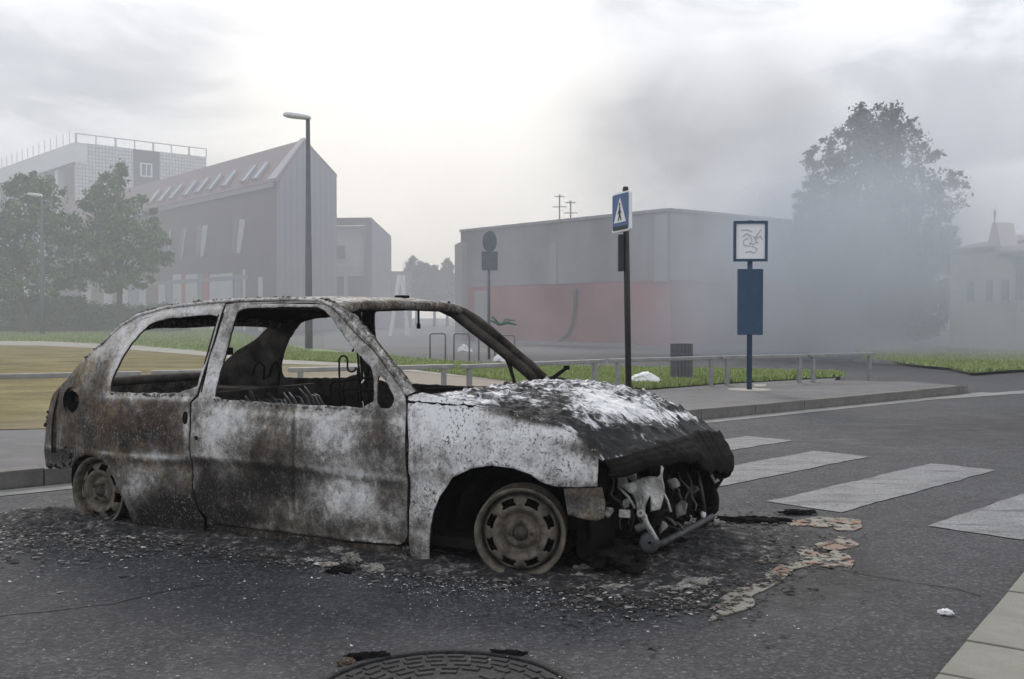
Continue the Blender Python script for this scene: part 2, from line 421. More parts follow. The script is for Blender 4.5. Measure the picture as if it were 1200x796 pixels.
# kerb stones
kerb = empty('kerb', (0, 0, 0)); kerb['kind'] = 'structure'
bm = bmesh.new(); bx(bm, (0, 0, .06), (.992, .16, .125), bevel=.012)
st0 = obj('kerb_stone', bm, M_KERB, kerb)
ang = math.atan2(kd.y, kd.x); total = (KE - KA).length; nst = int(total)
for i in range(nst):
    p = KA + kd * (i + .5) + kin * .08
    s = st0 if i == 0 else share(st0, kerb)
    s.location = (p.x, p.y, random.uniform(-.004, .004)); s.rotation_euler = (0, random.uniform(-.003, .003), ang + random.uniform(-.004, .004))
endp = KA + kd * nst
bm = bmesh.new()
prev = None
prof = [(endp + kin * .0, .122), (endp + kd * .35 + kin * .05, .10), (endp + kd * .6 + kin * .25, .07), (endp + kd * .62 + kin * .6, .06), (endp + kd * .3 + kin * 1.0, .07)]
for (p, h) in prof:
    q = Vector((p.x, p.y, 0)); n_ = (kin if prev is None else (kin - kd * .6)).normalized() * .16
    ring = [bm.verts.new(q), bm.verts.new(q + Vector((0, 0, h))), bm.verts.new(q + n_ + Vector((0, 0, h))), bm.verts.new(q + n_)]
    if prev:
        for k in range(3): bm.faces.new((prev[k], ring[k], ring[k + 1], prev[k + 1]))
    prev = ring
bm.faces.new(prev)
obj('corner_stone', bm, M_KERB, kerb)
# gutter strip
g0, g1_ = KA - kin * .02, KE + kd * .4 - kin * .02
sheet('gutter', [g0, g1_, g1_ - kin * .24, g0 - kin * .24], .004, M_KERBP)
# sandy ground, path line, grass
sand = [G(-300, 503, .12), G(0, 504, .12), G(300, 497, .12), G(430, 480, .12), G(560, 463, .12), G(700, 457, .12)]
pathedge = [(740, 457.5), (620, 450), (480, 436), (430, 430), (333, 427), (236, 417), (150, 410), (50, 405.5), (-100, 404)]
sand += [G(p[0], p[1], .12) for p in pathedge] + [G(-500, 404, .12)]
sheet('sandy_ground', sand, .124, M_SAND, rag=.12, step=.8)
pl = [G(p[0], p[1], .12) for p in pathedge] ; pu = [G(p[0], p[1] - (5.5 if p[0] < 400 else 3.5 if p[0] < 500 else .6), .12) for p in pathedge]
sheet('footpath', pl + pu[::-1], .129, M_PATH)
gfront = [(990, 441.5), (850, 449), (760, 456)] + [(p[0], p[1] - (5.5 if p[0] < 400 else 3.5 if p[0] < 500 else .6)) for p in pathedge[1:]]
gback = [(-100, 388), (0, 387.5), (240, 385.5), (285, 393), (333, 403.5), (430, 416), (480, 421.5), (560, 427.5), (700, 432), (850, 434.5), (985, 438)]
grass_poly = [G(p[0], p[1], .13) for p in gfront] + [G(p[0], p[1], .13) for p in gback]
sheet('lawn_soil', grass_poly, .134, M_TURF, rag=.1, step=.8)
# right hand verge across the side street
verge = [G(p[0], p[1], .06) for p in [(1010, 420), (1060, 426), (1110, 431), (1138, 437), (1200, 433), (1320, 429), (1420, 408), (1200, 407), (1000, 409)]]
sheet('verge_soil', verge, .06, M_TURF, rag=.1, step=.8)
vp = [G(p[0], p[1], .06) for p in [(1095, 413), (1200, 427), (1330, 438), (1360, 434), (1205, 424), (1100, 411)]]
sheet('verge_path', vp, .066, M_PATH)
vk = [G(p[0], p[1], 0) for p in [(1000, 423.5), (1060, 428), (1110, 433), (1136, 438.5), (1200, 434.5), (1320, 430.5)]]
bm = bmesh.new(); prev = None
for i, p in enumerate(vk):
    q = Vector((p.x, p.y, 0)); ring = [bm.verts.new(q), bm.verts.new(q + Vector((0, 0, .09))), bm.verts.new(q + Vector((.02, .25, .09)))]
    if prev:
        for k in range(2): bm.faces.new((prev[k], ring[k], ring[k + 1], prev[k + 1]))
    prev = ring
verge_kerb = obj('verge_kerb', bm, M_KERBP); verge_kerb['kind'] = 'structure'
# far apron and forecourt in front of the smoke-stained building
sheet('forecourt', [G(p[0], p[1], 0) for p in [(380, 409), (620, 404.5), (880, 411), (1100, 418), (1180, 400), (1180, 389), (380, 389)]], .005, M_PLAZA)

# crosswalk stripes
road = bpy.data.objects['road']
sdir = Vector((.717, .697)); sper = Vector((.697, -.717))
for k, ext in ((-2, .5), (-1, 0), (0, 0), (1, 0), (2, 0), (3, 0)):
    p = Vector((1.61, 6.44)) + Vector((.70, -.755)) * k
    a = p; b_ = p + sdir * (2.4 + ext); c_ = b_ + sper * .5; d_ = p + sper * .5
    o = sheet('crosswalk_stripe', [(a.x, a.y), (d_.x, d_.y), (c_.x, c_.y), (b_.x, b_.y)], .0045, M_PAINT, kind=None, parent=road, rag=.025, step=.06, seed=k)
# pale worn line beyond the stripes
o = sheet('worn_line', [G(1060, 471), G(1200, 461.5), G(1300, 455), G(1300, 452.5), G(1200, 458), G(1060, 468.5)], .0045, M_KERBP, kind=None, parent=road, rag=.03, step=.3)
# cracks in the tarmac: narrow dark grooves filled with bitumen
M_CRACK = simple('bitumen_crack', (.010, .010, .011), .6)
def crack(pts, wd, seed):
    P = [G(*p) for p in pts]; v = []; f = []
    dense = []
    for a, b_ in zip(P[:-1], P[1:]):
        n = max(2, int((b_ - a).length / .03))
        for k in range(n): dense.append(a.lerp(b_, k / n))
    for i, q in enumerate(dense):
        t = dense[min(i + 1, len(dense) - 1)] - dense[max(0, i - 1)]; t.normalize(); s = Vector((-t.y, t.x, 0))
        j = noise.noise(Vector((i * .35, seed, 0))) * .014
        ww = wd * (.6 + .7 * abs(noise.noise(Vector((i * .8, seed, 3)))))
        v += [q + s * (j + ww), q + s * (j - ww)]
    for i in range(len(dense) - 1): f.append((2 * i, 2 * i + 1, 2 * i + 3, 2 * i + 2))
    for q in v: q.z = .0042
    pydata('crack', v, f, M_CRACK, road)
crack([(985, 668), (1050, 680), (1120, 690), (1160, 702)], .006, 1)
crack([(-20, 724), (60, 716), (130, 708), (200, 692), (255, 684)], .007, 2)
crack([(-20, 628), (60, 628), (130, 622)], .008, 5)
crack([(870, 668), (930, 660), (985, 668)], .005, 8)

# near pavement slabs, bottom right
pav = empty('near_pavement', (0, 0, 0)); pav['kind'] = 'structure'
E0 = G(1105, 796, .03); E1 = G(1200, 680, .03)
ed = (E1 - E0).normalized(); er = Vector((ed.y, -ed.x, 0))
SL = .40
j0 = G(1130.7, 750, .03)
base_s = None
for i in range(-3, 9):
    for r_ in range(0, 3):
        wd = .62 if r_ == 0 else .5
        off = [0, .63, 1.14][r_]
        c_ = j0 + ed * (SL * (i + .5) + (.13 if i > 0 else 0) * 0) + er * (off + wd / 2)
        bm = bmesh.new(); bx(bm, (0, 0, -.02), (SL - .010, wd - .01, .1), bevel=.006)
        o = obj('slab', bm, M_SLAB, pav)
        o.location = (c_.x, c_.y, random.uniform(-.002, .002)); o.rotation_euler = (random.uniform(-.004, .004), random.uniform(-.004, .004), math.atan2(ed.y, ed.x))
sheet('slab_joint_bed', [E0 - ed * 1.5 + er * .02, E0 - ed * 1.5 + er * 1.6, E0 + ed * 4.5 + er * 1.6, E0 + ed * 4.5 + er * .02], .006, M_CRACK)

# ================================================================ BURNT CAR
car = empty('burnt_out_car', CAR_C, -CAR_TH)
tag(car, 'burnt-out three-door hatchback with ash-white bonnet and no glass or tyres', 'car')
def inset(u, z):
    v = 0.0
    if z > .5: v += .03 * min(1, ((z - .5) / .24)) ** 2
    if z > .74: v += (z - .74) * .27
    if z < .3: v += .05 * ((.3 - z) / .3) ** 2
    if u > -.05: v += .14 * ((u + .05) / .55) ** 2
    if u < -2.3: v += .16 * ((-2.3 - u) / .8) ** 2
    if -2.3 < u < -.3:                                   # body crease, lower door sits back
        q = (z - (.415 - .0 * u)) / .012
        v += .020 / (1 + math.exp(max(-30, min(30, q))))
    return v
HR_ = CW / 2
def unp(px, py, v):
    r = ray(px, py); ax, ay = O0.x + v * LT.x, O0.y + v * LT.y
    det = r.x * (-FW.y) + FW.x * r.y
    t = (ax * (-FW.y) + FW.x * ay) / det
    u = (r.x * ay - r.y * ax) / det
    return u, CAM_H + r.z * t
def S(px, py):
    v = 0.05
    for _ in range(25):
        u, z = unp(px, py, v); v = v * .5 + inset(u, z) * .5
    return (u, z)
def loc2world(p): return CAR_C + FW * p[0] + LT * p[1] + Vector((0, 0, p[2]))

# soot map: (px, py, rx, ry, pale change, warm change)
BLOBS = [
    (255, 500, 34, 36, .20, -.2), (305, 545, 34, 30, -.22, .1), (320, 500, 22, 40, -.08, .2), (385, 505, 32, 34, .16, -.3), (440, 500, 28, 30, -.13, .1),
    (300, 575, 60, 22, -.22, 0), (350, 560, 24, 30, -.10, 0), (410, 580, 42, 26, .18, -.4), (455, 575, 18, 20, -.10, .2), (370, 620, 120, 12, -.10, .1),
    (243, 564, 13, 27, -.34, 0), (160, 575, 14, 34, .20, -.4), (195, 555, 40, 14, .05, .2), (190, 590, 40, 18, -.30, 0), (205, 605, 60, 12, -.30, 0), (260, 606, 60, 12, -.30, 0), (150, 515, 46, 26, -.14, .3),
    (190, 490, 50, 26, -.14, .2), (110, 500, 44, 40, -.10, .5), (75, 535, 30, 10, -.25, .1), (180, 535, 40, 4, .2, 0), (90, 470, 40, 22, -.04, .4), (100, 430, 26, 20, -.05, .5), (175, 464, 60, 5, .22, 0), (217, 492, 6, 24, .22, -.2),
    (140, 385, 34, 22, .12, .1), (190, 363, 40, 9, .10, .1), (235, 425, 14, 40, .12, -.5), (330, 352, 80, 5, .10, 0),
    (340, 485, 70, 6, .10, .2), (520, 490, 50, 26, .22, -.5), (600, 520, 90, 22, .16, -.5), (660, 545, 40, 20, .12, -.4), (490, 560, 14, 60, .02, 0), (590, 500, 60, 16, .10, -.3), (480, 640, 20, 15, -.12, 0),
    (700, 560, 8, 26, -.05, 0), (720, 520, 40, 14, -.5, 0),
    # bonnet
    (520, 468, 60, 10, .1, 0), (720, 480, 36, 16, .46, 0), (690, 462, 40, 9, .22, 0), (770, 500, 44, 10, .10, 0), (645, 491, 50, 10, -.50, 0), (612, 481, 34, 7, -.35, 0), (650, 468, 24, 7, -.35, 0), (800, 478, 20, 5, -.3, 0), (735, 462, 14, 5, -.3, 0), (700, 486, 18, 4, -.3, 0),
    (760, 472, 30, 6, .05, 0), (810, 487, 26, 5, .25, 0), (780, 515, 70, 16, -.62, 0), (735, 512, 26, 12, -.5, 0), (830, 505, 26, 16, -.45, 0), (690, 508, 30, 8, -.12, 0), (560, 462, 40, 6, -.12, 0), (660, 506, 40, 7, .2, 0)]
STROKES = [  # pale and dark lines; crease pairs are a painted highlight over painted shade
    ([(224, 532), (300, 539), (345, 545), (400, 552), (474, 561)], 3.2, .16), ([(224, 540), (300, 547), (345, 552), (400, 560), (474, 569)], 3.5, -.14),
    ([(344, 478), (344, 520), (343, 560), (344, 600)], 2.0, -.22), ([(348, 478), (348, 520), (347, 560), (348, 600)], 2.0, .12),
    ([(130, 464), (170, 465), (222, 468)], 3.5, .20), ([(120, 530), (170, 534), (222, 537)], 2.5, .18), ([(120, 537), (170, 541), (222, 544)], 3, -.12),
    ([(56, 523), (90, 527), (130, 532)], 2.2, .25), ([(56, 531), (84, 535)], 4.5, -.25), ([(238, 480), (300, 484), (380, 489), (470, 496)], 3, .12), ([(405, 632), (470, 638)], 2, .2),
    ([(128, 452), (131, 436), (147, 408), (174, 374)], 3.5, .2), ([(175, 370), (215, 364), (258, 360)], 2.5, .2), ([(226, 470), (218, 500), (218, 530)], 3, .15),
    ([(505, 610), (514, 584), (531, 556), (554, 545), (578, 541), (603, 545), (638, 562)], 3, .18), ([(480, 470), (550, 484), (620, 498), (690, 520)], 5, .22), ([(655, 567), (698, 567)], 3, -.15),
    ([(486, 480), (486, 640)], 3, -.06), ([(482, 468), (482, 560)], 2, .12)]
def seg_d(x, y, a, b_):
    dx, dy = b_[0] - a[0], b_[1] - a[1]; t = max(0, min(1, ((x - a[0]) * dx + (y - a[1]) * dy) / (dx * dx + dy * dy)))
    return math.hypot(x - a[0] - t * dx, y - a[1] - t * dy)
def paint_burn(me, base, warm, flake, far=False, blobs=True):
    ca = me.color_attributes.new('burn', 'FLOAT_COLOR', 'POINT')
    data = np.empty((len(me.vertices), 4), dtype=np.float32)
    for i, v in enumerate(me.vertices):
        p, wv = base(v.co) if callable(base) else base, warm
        if blobs and not far:
            x, y = proj(loc2world(v.co))
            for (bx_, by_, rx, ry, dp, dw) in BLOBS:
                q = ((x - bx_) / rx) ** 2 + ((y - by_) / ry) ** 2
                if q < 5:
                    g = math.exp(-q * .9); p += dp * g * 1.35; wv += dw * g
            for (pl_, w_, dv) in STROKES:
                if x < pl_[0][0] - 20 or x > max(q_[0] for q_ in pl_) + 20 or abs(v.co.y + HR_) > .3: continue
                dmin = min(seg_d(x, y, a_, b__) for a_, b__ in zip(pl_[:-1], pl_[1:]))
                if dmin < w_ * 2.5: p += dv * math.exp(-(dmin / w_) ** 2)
        data[i] = (max(0, min(1, p)), max(0, min(1, wv)), flake, 1)
    ca.data.foreach_set('color', data.ravel())
def densify(poly, step):
    out = []
    for i in range(len(poly)):
        a, b_ = Vector(poly[i]), Vector(poly[(i + 1) % len(poly)])
        n = max(1, int((b_ - a).length / step))
        out += [tuple(a.lerp(b_, k / n)) for k in range(n)]
    return out
def smooth_poly(poly, it=1):
    for _ in range(it):
        out = []
        for i in range(len(poly)):
            a, b_ = poly[i], poly[(i + 1) % len(poly)]
            out += [(a[0] * .8 + b_[0] * .2, a[1] * .8 + b_[1] * .2), (a[0] * .2 + b_[0] * .8, a[1] * .2 + b_[1] * .8)]
        poly = out
    return poly
def cdt_mesh(outline, holes, step):
    loops = [densify(outline, step)] + [densify(h, step) for h in holes]
    pts = []; edges = []
    for lp in loops:
        s = len(pts); n = len(lp); pts += lp; edges += [(s + i, s + (i + 1) % n) for i in range(n)]
    xs = [p[0] for p in outline]; ys = [p[1] for p in outline]
    gx = np.arange(min(xs), max(xs), step); gy = np.arange(min(ys), max(ys), step)
    border = np.array(pts)
    for a in gx:
        for b_ in gy:
            q = (a + random.uniform(-.2, .2) * step, b_ + random.uniform(-.2, .2) * step)
            if not inside(q, loops[0]) or any(inside(q, h) for h in loops[1:]): continue
            if np.min(np.sum((border - q) ** 2, axis=1)) < (step * .45) ** 2: continue
            pts.append(q)
    v, e, f, *_ = delaunay_2d_cdt([Vector(p) for p in pts], edges, [], 0, 1e-6)
    ff = []
    for t in f:
        c_ = sum((v[i] for i in t), Vector((0, 0))) / len(t)
        if inside(c_, loops[0]) and not any(inside(c_, h) for h in loops[1:]):
            a, b_, c2 = v[t[0]], v[t[1]], v[t[2]]
            if (b_ - a).cross(c2 - a) < 0: t = t[::-1]
            ff.append(tuple(t))
    return v, ff
def side_panel(name, outline, holes, mat, pale, warm, flake, step=.0155, off=0.0, thick=.012, dent=.006, seed=0, far=True, extra=None, holes_smooth=1, near=True):
    if name in ('sill', 'windscreen_pillar', 'bumper_end'): step = .02
    ol = [S(*p) for p in outline]; hs = [[(p[0] + .005 * noise.noise(Vector((p[0] * 30, p[1] * 30, 1))), p[1] + .006 * noise.noise(Vector((p[0] * 24, p[1] * 24, 7)))) for p in densify(smooth_poly([S(*p) for p in h], holes_smooth), .02)] for h in holes]
    v2, f = cdt_mesh(ol, hs, step)
    res = []
    for side in [q for q, on in ((0, near), (1, far)) if on]:
        vv = []
        for p in v2:
            y = inset(p.x, p.y) + off
            y += dent * noise.noise(Vector((p.x * 2.6, p.y * 3.1, seed + side * 7))) + dent * .5 * noise.noise(Vector((p.x * 11, p.y * 9, seed + side * 5)))
            if extra: y += extra(p.x, p.y)
            vv.append((p.x, (y - CW / 2) * (1 if side == 0 else -1), p.y))
        ff = f if side == 0 else [t[::-1] for t in f]
        me = bpy.data.meshes.new(name); me.from_pydata(vv, [], ff); me.update()
        paint_burn(me, pale, warm, flake, far=side == 1)
        o = link_mesh(name, me, [mat, M_SOOT2], car, smooth=True)
        md = o.modifiers.new('thickness', 'SOLIDIFY'); md.thickness = thick; md.offset = -1; md.material_offset = 1; md.material_offset_rim = 1; md.use_even_offset = False
        res.append(o)
    return res
quarter = [(54, 547), (51.5, 530), (52, 510), (53, 495), (56.5, 481), (63, 461), (78, 445), (89, 431), (100, 418), (118, 404), (143, 380), (163, 367), (196, 358), (240, 352.5), (266, 350.5),
           (263, 357), (259.5, 366), (245, 416), (231, 463), (222.5, 472), (222, 500), (223, 538), (226.5, 580), (232, 600), (239, 609), (239, 625), (200, 621), (176, 617), (155, 612), (150, 598), (141, 580), (133, 560), (125, 544), (113, 535.5), (100, 533), (90, 538), (84, 548), (70, 548.5)]
qwin = [(130, 460.5), (129.5, 453), (133, 440), (145.5, 415), (158, 398), (173, 382), (184, 376.5), (200, 373), (256, 367.5), (252, 383), (240, 423), (229, 460.5)]
fx, fz = 84, 470.7
filler = [(fx + 8.5 * math.cos(a), fz + 13.5 * math.sin(a)) for a in [2 * math.pi * k / 14 for k in range(14)]]
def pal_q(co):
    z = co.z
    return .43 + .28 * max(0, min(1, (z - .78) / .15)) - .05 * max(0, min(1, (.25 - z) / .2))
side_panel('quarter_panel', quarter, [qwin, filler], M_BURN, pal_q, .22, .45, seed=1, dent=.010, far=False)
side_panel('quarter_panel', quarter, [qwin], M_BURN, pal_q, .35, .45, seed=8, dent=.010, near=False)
door = [(224.5, 472), (233, 464.5), (247, 417), (261.5, 367), (265, 359), (276, 354.6), (330, 353.2), (374, 354), (388, 360.5), (401, 374), (419.5, 394.7), (436.5, 409.7), (463, 445.6), (474.5, 463), (476, 480), (477.4, 560), (477.6, 625), (475, 636), (468, 638.5), (401, 633), (351, 626.5), (250, 614), (241, 606), (233, 596), (228.5, 580), (225, 538), (224, 500)]
dwin = [(251, 467.5), (254, 452), (266, 408), (275, 375), (278, 365.5), (285, 361.5), (330, 360), (370, 360), (380, 363), (387, 370.5), (397, 387), (416, 412), (433, 428), (437.5, 440), (438, 478), (376, 475), (300, 471)]
sail = [(442, 478), (442, 446), (444, 440), (450, 444), (461, 462), (462, 470), (458, 478)]
def door_extra(x, z):
    u1, z1 = S(330, 490)
    return .005 * noise.noise(Vector((x * 5, z * 4, 3))) + .01 * math.exp(-((x - u1) / .25) ** 2 - ((z - .28) / .1) ** 2)
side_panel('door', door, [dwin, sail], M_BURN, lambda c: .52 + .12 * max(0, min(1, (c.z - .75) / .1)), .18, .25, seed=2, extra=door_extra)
fender = [(478.5, 464), (495, 460), (551, 473), (586, 480), (616, 487), (660, 503), (690, 518), (702, 531), (701, 551), (700, 570), (676, 571), (652, 570.5), (636, 566), (621, 556), (601, 549), (576, 545.6), (553, 549), (530, 560), (515, 582), (508, 600), (504.5, 618), (503.5, 656), (500, 659.5), (481.5, 653), (480, 641), (479.6, 600), (479.4, 520)]
side_panel('fender', fender, [], M_BURN, .66, .10, 1.0, seed=3, dent=.008)
sill = [(240.5, 608), (251, 616), (351, 628.5), (401, 635), (469, 641), (479, 640), (480.5, 652), (440, 652), (400, 647.5), (300, 634), (240.5, 627)]
side_panel('sill', sill, [], M_BURN, .30, .3, .5, seed=4, off=.012, dent=.004)
pillar = [(374, 352), (386, 353), (400.6, 359), (416, 371), (430.8, 387), (446, 406), (461, 425), (474, 439), (481, 451), (488, 458.5), (478, 463.5), (475.5, 462), (464, 444.5), (437.5, 408.5), (420.5, 393.5), (402, 373), (389, 359.3), (376, 353.2)]
side_panel('windscreen_pillar', pillar, [], M_PIL, .62, .35, .9, seed=5, off=-.006, thick=.03, dent=.004)

# drip rail along the roof edge and frame tubes round the openings
def side_tube(name, pts, r, mat, off=0.0, pale=.5, warm=.3, flake=.8, far=True, n=7):
    res = []
    for side in ((0, 1) if far else (0,)):
        P = []
        for p in pts:
            u, z = S(*p); y = inset(u, z) + off
            P.append((u, (y - CW / 2) * (1 if side == 0 else -1), z))
        bm = bmesh.new(); tube(bm, P, r, n)
        me = bpy.data.meshes.new(name); bm.to_mesh(me); bm.free(); paint_burn(me, pale, warm, flake, far=side == 1)
        res.append(link_mesh(name, me, mat, car, smooth=True))
    return res
side_tube('drip_rail', [(118, 405), (143, 381.5), (163, 369), (196, 360.5), (240, 355), (275, 352), (330, 350.5), (374, 351.5), (388, 357), (403, 368), (420, 386), (440, 406), (462, 433), (478, 455)], .009, M_PIL, off=-.004, pale=.7)
side_tube('window_frame', [(256, 369), (230, 460)], .006, M_SOOT, off=.004)
side_tube('door_frame', [(262.5, 367), (246, 418), (236, 460)], .004, M_SOOT, off=-.002)
# soot-black gap line round the door
side_tube('door_seam', [(478.2, 470), (478.6, 540), (479, 600), (479, 628), (477, 637), (471, 640), (401, 634.6)], .004, M_SOOT, off=.006, far=False)

# roof
HR = CW / 2
ztab = [(-2.62, 1.09), (-2.5, 1.145), (-2.35, 1.195), (-2.1, 1.232), (-1.8, 1.258), (-1.45, 1.272), (-1.2, 1.264), (-1.08, 1.245), (-1.0, 1.222)]
def itab(tab, x):
    if x <= tab[0][0]: return tab[0][1]
    for (a, b_), (c_, d_) in zip(tab[:-1], tab[1:]):
        if x <= c_: return b_ + (d_ - b_) * (x - a) / (c_ - a)
    return tab[-1][1]
def roof_pt(u, s):      # s -1..1
    ze = itab(ztab, u)
    half = HR - inset(u, ze - .03) - .0
    y = s * half
    z = ze - .028 + .034 * (1 - abs(s) ** 7) + .012 * (1 - s * s)
    z += .008 * noise.noise(Vector((u * 3, s * 2.5, 4))) - .012 * math.exp(-((u + 1.7) / .4) ** 2 - (s / .6) ** 2)
    return (u, y, z)
def grid_mesh(name, fn, nu, nv, mat, pale, warm, flake, thick=.015, mats2=None, flip=False, blobs=True, mod=True):
    v = [fn(i / nu, j / nv) for i in range(nu + 1) for j in range(nv + 1)]
    f = []
    for i in range(nu):
        for j in range(nv):
            q = (i * (nv + 1) + j, (i + 1) * (nv + 1) + j, (i + 1) * (nv + 1) + j + 1, i * (nv + 1) + j + 1)
            f.append(q[::-1] if flip else q)
    me = bpy.data.meshes.new(name); me.from_pydata(v, [], f); me.update()
    paint_burn(me, pale, warm, flake, blobs=blobs)
    o = link_mesh(name, me, [mat, mats2 or M_SOOT], car, smooth=True)
    if mod:
        md = o.modifiers.new('thickness', 'SOLIDIFY'); md.thickness = thick; md.offset = -1; md.material_offset = 1; md.material_offset_rim = 1
    return o
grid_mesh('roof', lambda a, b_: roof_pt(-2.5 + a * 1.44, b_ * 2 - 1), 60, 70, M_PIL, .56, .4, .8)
# windscreen header, rear header
def header(name, u0, drop, r, pale, pts=16, bow=.0):
    P = []
    for k in range(pts + 1):
        s = -1 + 2 * k / pts; uu = u0 + bow * (1 - s * s)
        x, y, z = roof_pt(uu, s * .985); P.append((x, y, z - drop - .012 * abs(s) ** 6))
    bm = bmesh.new(); tube(bm, P, r, 8)
    me = bpy.data.meshes.new(name); bm.to_mesh(me); bm.free(); paint_burn(me, pale, .5, .8, blobs=False)
    return link_mesh(name, me, M_PIL, car, smooth=True)
header('windscreen_header', -1.07, .018, .026, .40, bow=.035)
header('rear_header', -2.46, .03, .03, .22, bow=-.04)
bm = bmesh.new()
for u_ in (-1.95, -1.5):
    tube(bm, [(u_, roof_pt(u_, s * .95)[1], roof_pt(u_, s * .95)[2] - .03) for s in [k / 8 - 1 for k in range(17)]], .018, 6)
obj('roof_bow', bm, M_SOOT, car, True)['kind'] = 'stuff'
# inner sides of the roof rails and pillars: dark box sections
for side in (-1, 1):
    def sp_(px, py, off):
        u, z = S(px, py); return (u, side * (HR - inset(u, z) - off), z)
    bm = bmesh.new(); tube(bm, [sp_(p[0], p[1], .05) for p in [(185, 369), (205, 364), (260, 358), (330, 355.5), (372, 357), (388, 366), (408, 388), (436, 418), (468, 456), (474, 472)]], .032, 8)
    obj('roof_rail', bm, M_SOOT2, car, True)
    if side > 0: continue
    bm = bmesh.new(); tube(bm, [sp_(262, 362, .05), sp_(247, 410, .05), sp_(234, 460, .05), sp_(232, 480, .05), sp_(236, 600, .06)], [.015, .018, .022, .05, .05], 8)
    obj('centre_pillar', bm, M_SOOT2, car, True)

# tail: lower panel, tailgate sides
def tail_pt(a, b_):
    s = b_ * 2 - 1; z = .36 + a * .38
    uu = -3.12 + .02 * a - .06 * (1 - abs(s) ** 3) + .05 * max(0, (a - .6)) + .01 * noise.noise(Vector((s * 4, z * 5, 2)))
    return (uu, s * (HR - inset(-3.08, z) - .005), z)
grid_mesh('rear_panel', tail_pt, 16, 40, M_BURN, .3, .4, .6, flip=True, blobs=False)
bm = bmesh.new(); tube(bm, [(-3.02, -.62, .755), (-3.06, -.3, .76), (-3.07, 0, .762), (-3.06, .3, .76), (-3.02, .62, .755)], .03, 8)
obj('tail_rail', bm, M_SOOT2, car, True)
bm = bmesh.new()
for s in (-1, 1):
    bx(bm, (-3.13, s * .66, .58), (.03, .12, .24), rz=s * .3, bevel=.01)
bm.free()

# floor, tunnel, bulkhead, wheel housings, interior wreckage
bm = bmesh.new(); bx(bm, (-1.2, 0, .10), (2.4, 1.40, .05)); bx(bm, (-1.4, 0, .17), (2.2, .22, .14), bevel=.03)
obj('floor_pan', bm, M_SOOT, car)
bm = bmesh.new(); bx(bm, (-.50, 0, .42), (.05, 1.42, .62)); obj('bulkhead', bm, M_SOOT, car)
bm = bmesh.new(); tube(bm, [(-.62, -.7, .70), (-.60, -.3, .735), (-.58, 0, .73), (-.60, .3, .74), (-.62, .7, .71)], .045, 8)
bx(bm, (-.66, -.35, .64), (.16, .3, .10), bevel=.02); bx(bm, (-.62, .35, .62), (.14, .4, .16), bevel=.02)
obj('dashboard_frame', bm, M_SOOT, car, True)
bm = bmesh.new(); tube(bm, [(-.56, .36, .62), (-.86, .36, .70)], .018); lathe(bm, [(.02, 0), (.05, .01), (.02, .03)], 14, M=Matrix.Translation((-.87, .36, .70)) @ Matrix.Rotation(R(-70), 4, 'Y'))
obj('steering_column', bm, M_SOOT, car, True)
# scuttle panel at the foot of the windscreen
def cowl(a, b_):
    s = b_ * 2 - 1; y = s * (HR - .07)
    u0 = -.60 + .16 * (1 - s * s) + a * .10
    return (u0, y, .785 + .02 * (1 - s * s) - a * .01 + .006 * noise.noise(Vector((s * 9, a * 3, 0))))
grid_mesh('scuttle', cowl, 4, 40, M_PIL, .22, .3, .6, blobs=False)
for cx in (0.0, -2.62):                 # wheel houses
    for side in (-1, 1):
        bm = bmesh.new(); n = 18; ra = .335; prev = None
        for k in range(n + 1):
            a = math.pi * k / n
            x, z = cx + ra * math.cos(a), .17 + ra * math.sin(a)
            y0 = side * (HR - (.04 if cx == 0 else .03) - (inset(x, z))); y1 = side * (HR - .36)
            ring = [bm.verts.new((x, y0, z)), bm.verts.new((x, y1, z)), bm.verts.new((cx, y1, .15))]
            if prev:
                bm.faces.new((prev[0], ring[0], ring[1], prev[1])); bm.faces.new((prev[1], ring[1], ring[2]))
            prev = ring
        obj('wheel_house', bm, M_SOOT, car)
# rear bench frame: fluted scorched steel back
bm = bmesh.new()
for k in range(24):
    y = -.6 + k * .052; zt_ = .672 + .03 * math.sin(k * 1.9) + .02 * math.sin(k * .7)
    tube(bm, [(-1.98, y, .30), (-2.06, y + .01, .52), (-2.12, y + .02 * math.sin(k), .64), (-2.16, y, zt_)], [.022, .024, .022, .010], 6)
o = obj('rear_seat_back', bm, M_SEATM, car, True); o['kind'] = 'stuff'
bm = bmesh.new(); bx(bm, (-2.2, 0, .5), (.03, 1.3, .45)); bx(bm, (-1.7, 0, .28), (.5, 1.25, .06)); obj('rear_seat_base', bm, M_SOOT2, car)
# parcel shelf sides and load area
bm = bmesh.new(); bx(bm, (-2.7, -.5, .68), (.7, .22, .03)); bx(bm, (-2.7, .5, .68), (.7, .22, .03)); bx(bm, (-2.65, 0, .3), (.8, 1.3, .04)); obj('load_floor', bm, M_SOOT2, car)
# front seat skeletons with zig-zag springs
def seat_frame(yc, u0=-1.28, wires=True):
    t = [(u0, yc - .2, .25), (u0 - .05, yc - .21, .5), (u0 - .16, yc - .2, .78), (u0 - .2, yc - .12, .86), (u0 - .2, yc + .12, .86), (u0 - .16, yc + .2, .78), (u0 - .05, yc + .21, .5), (u0, yc + .2, .25)]
    bm = bmesh.new(); tube(bm, t, .014, 7); tube(bm, [(u0, yc - .2, .27), (u0 + .45, yc - .2, .3), (u0 + .45, yc + .2, .3), (u0, yc + .2, .27)], .016, 7)
    for k in range(6):
        zq = .35 + k * .08
        tube(bm, [(u0 - .02 - (zq - .3) * .28 + .012 * math.sin(j * 2.4), yc - .2 + .4 * j / 14, zq + .018 * math.sin(j * math.pi / 2)) for j in range(15)], .0035, 4)
    return obj('seat_frame', bm, M_SOOT, car, True)
seat_frame(.36)
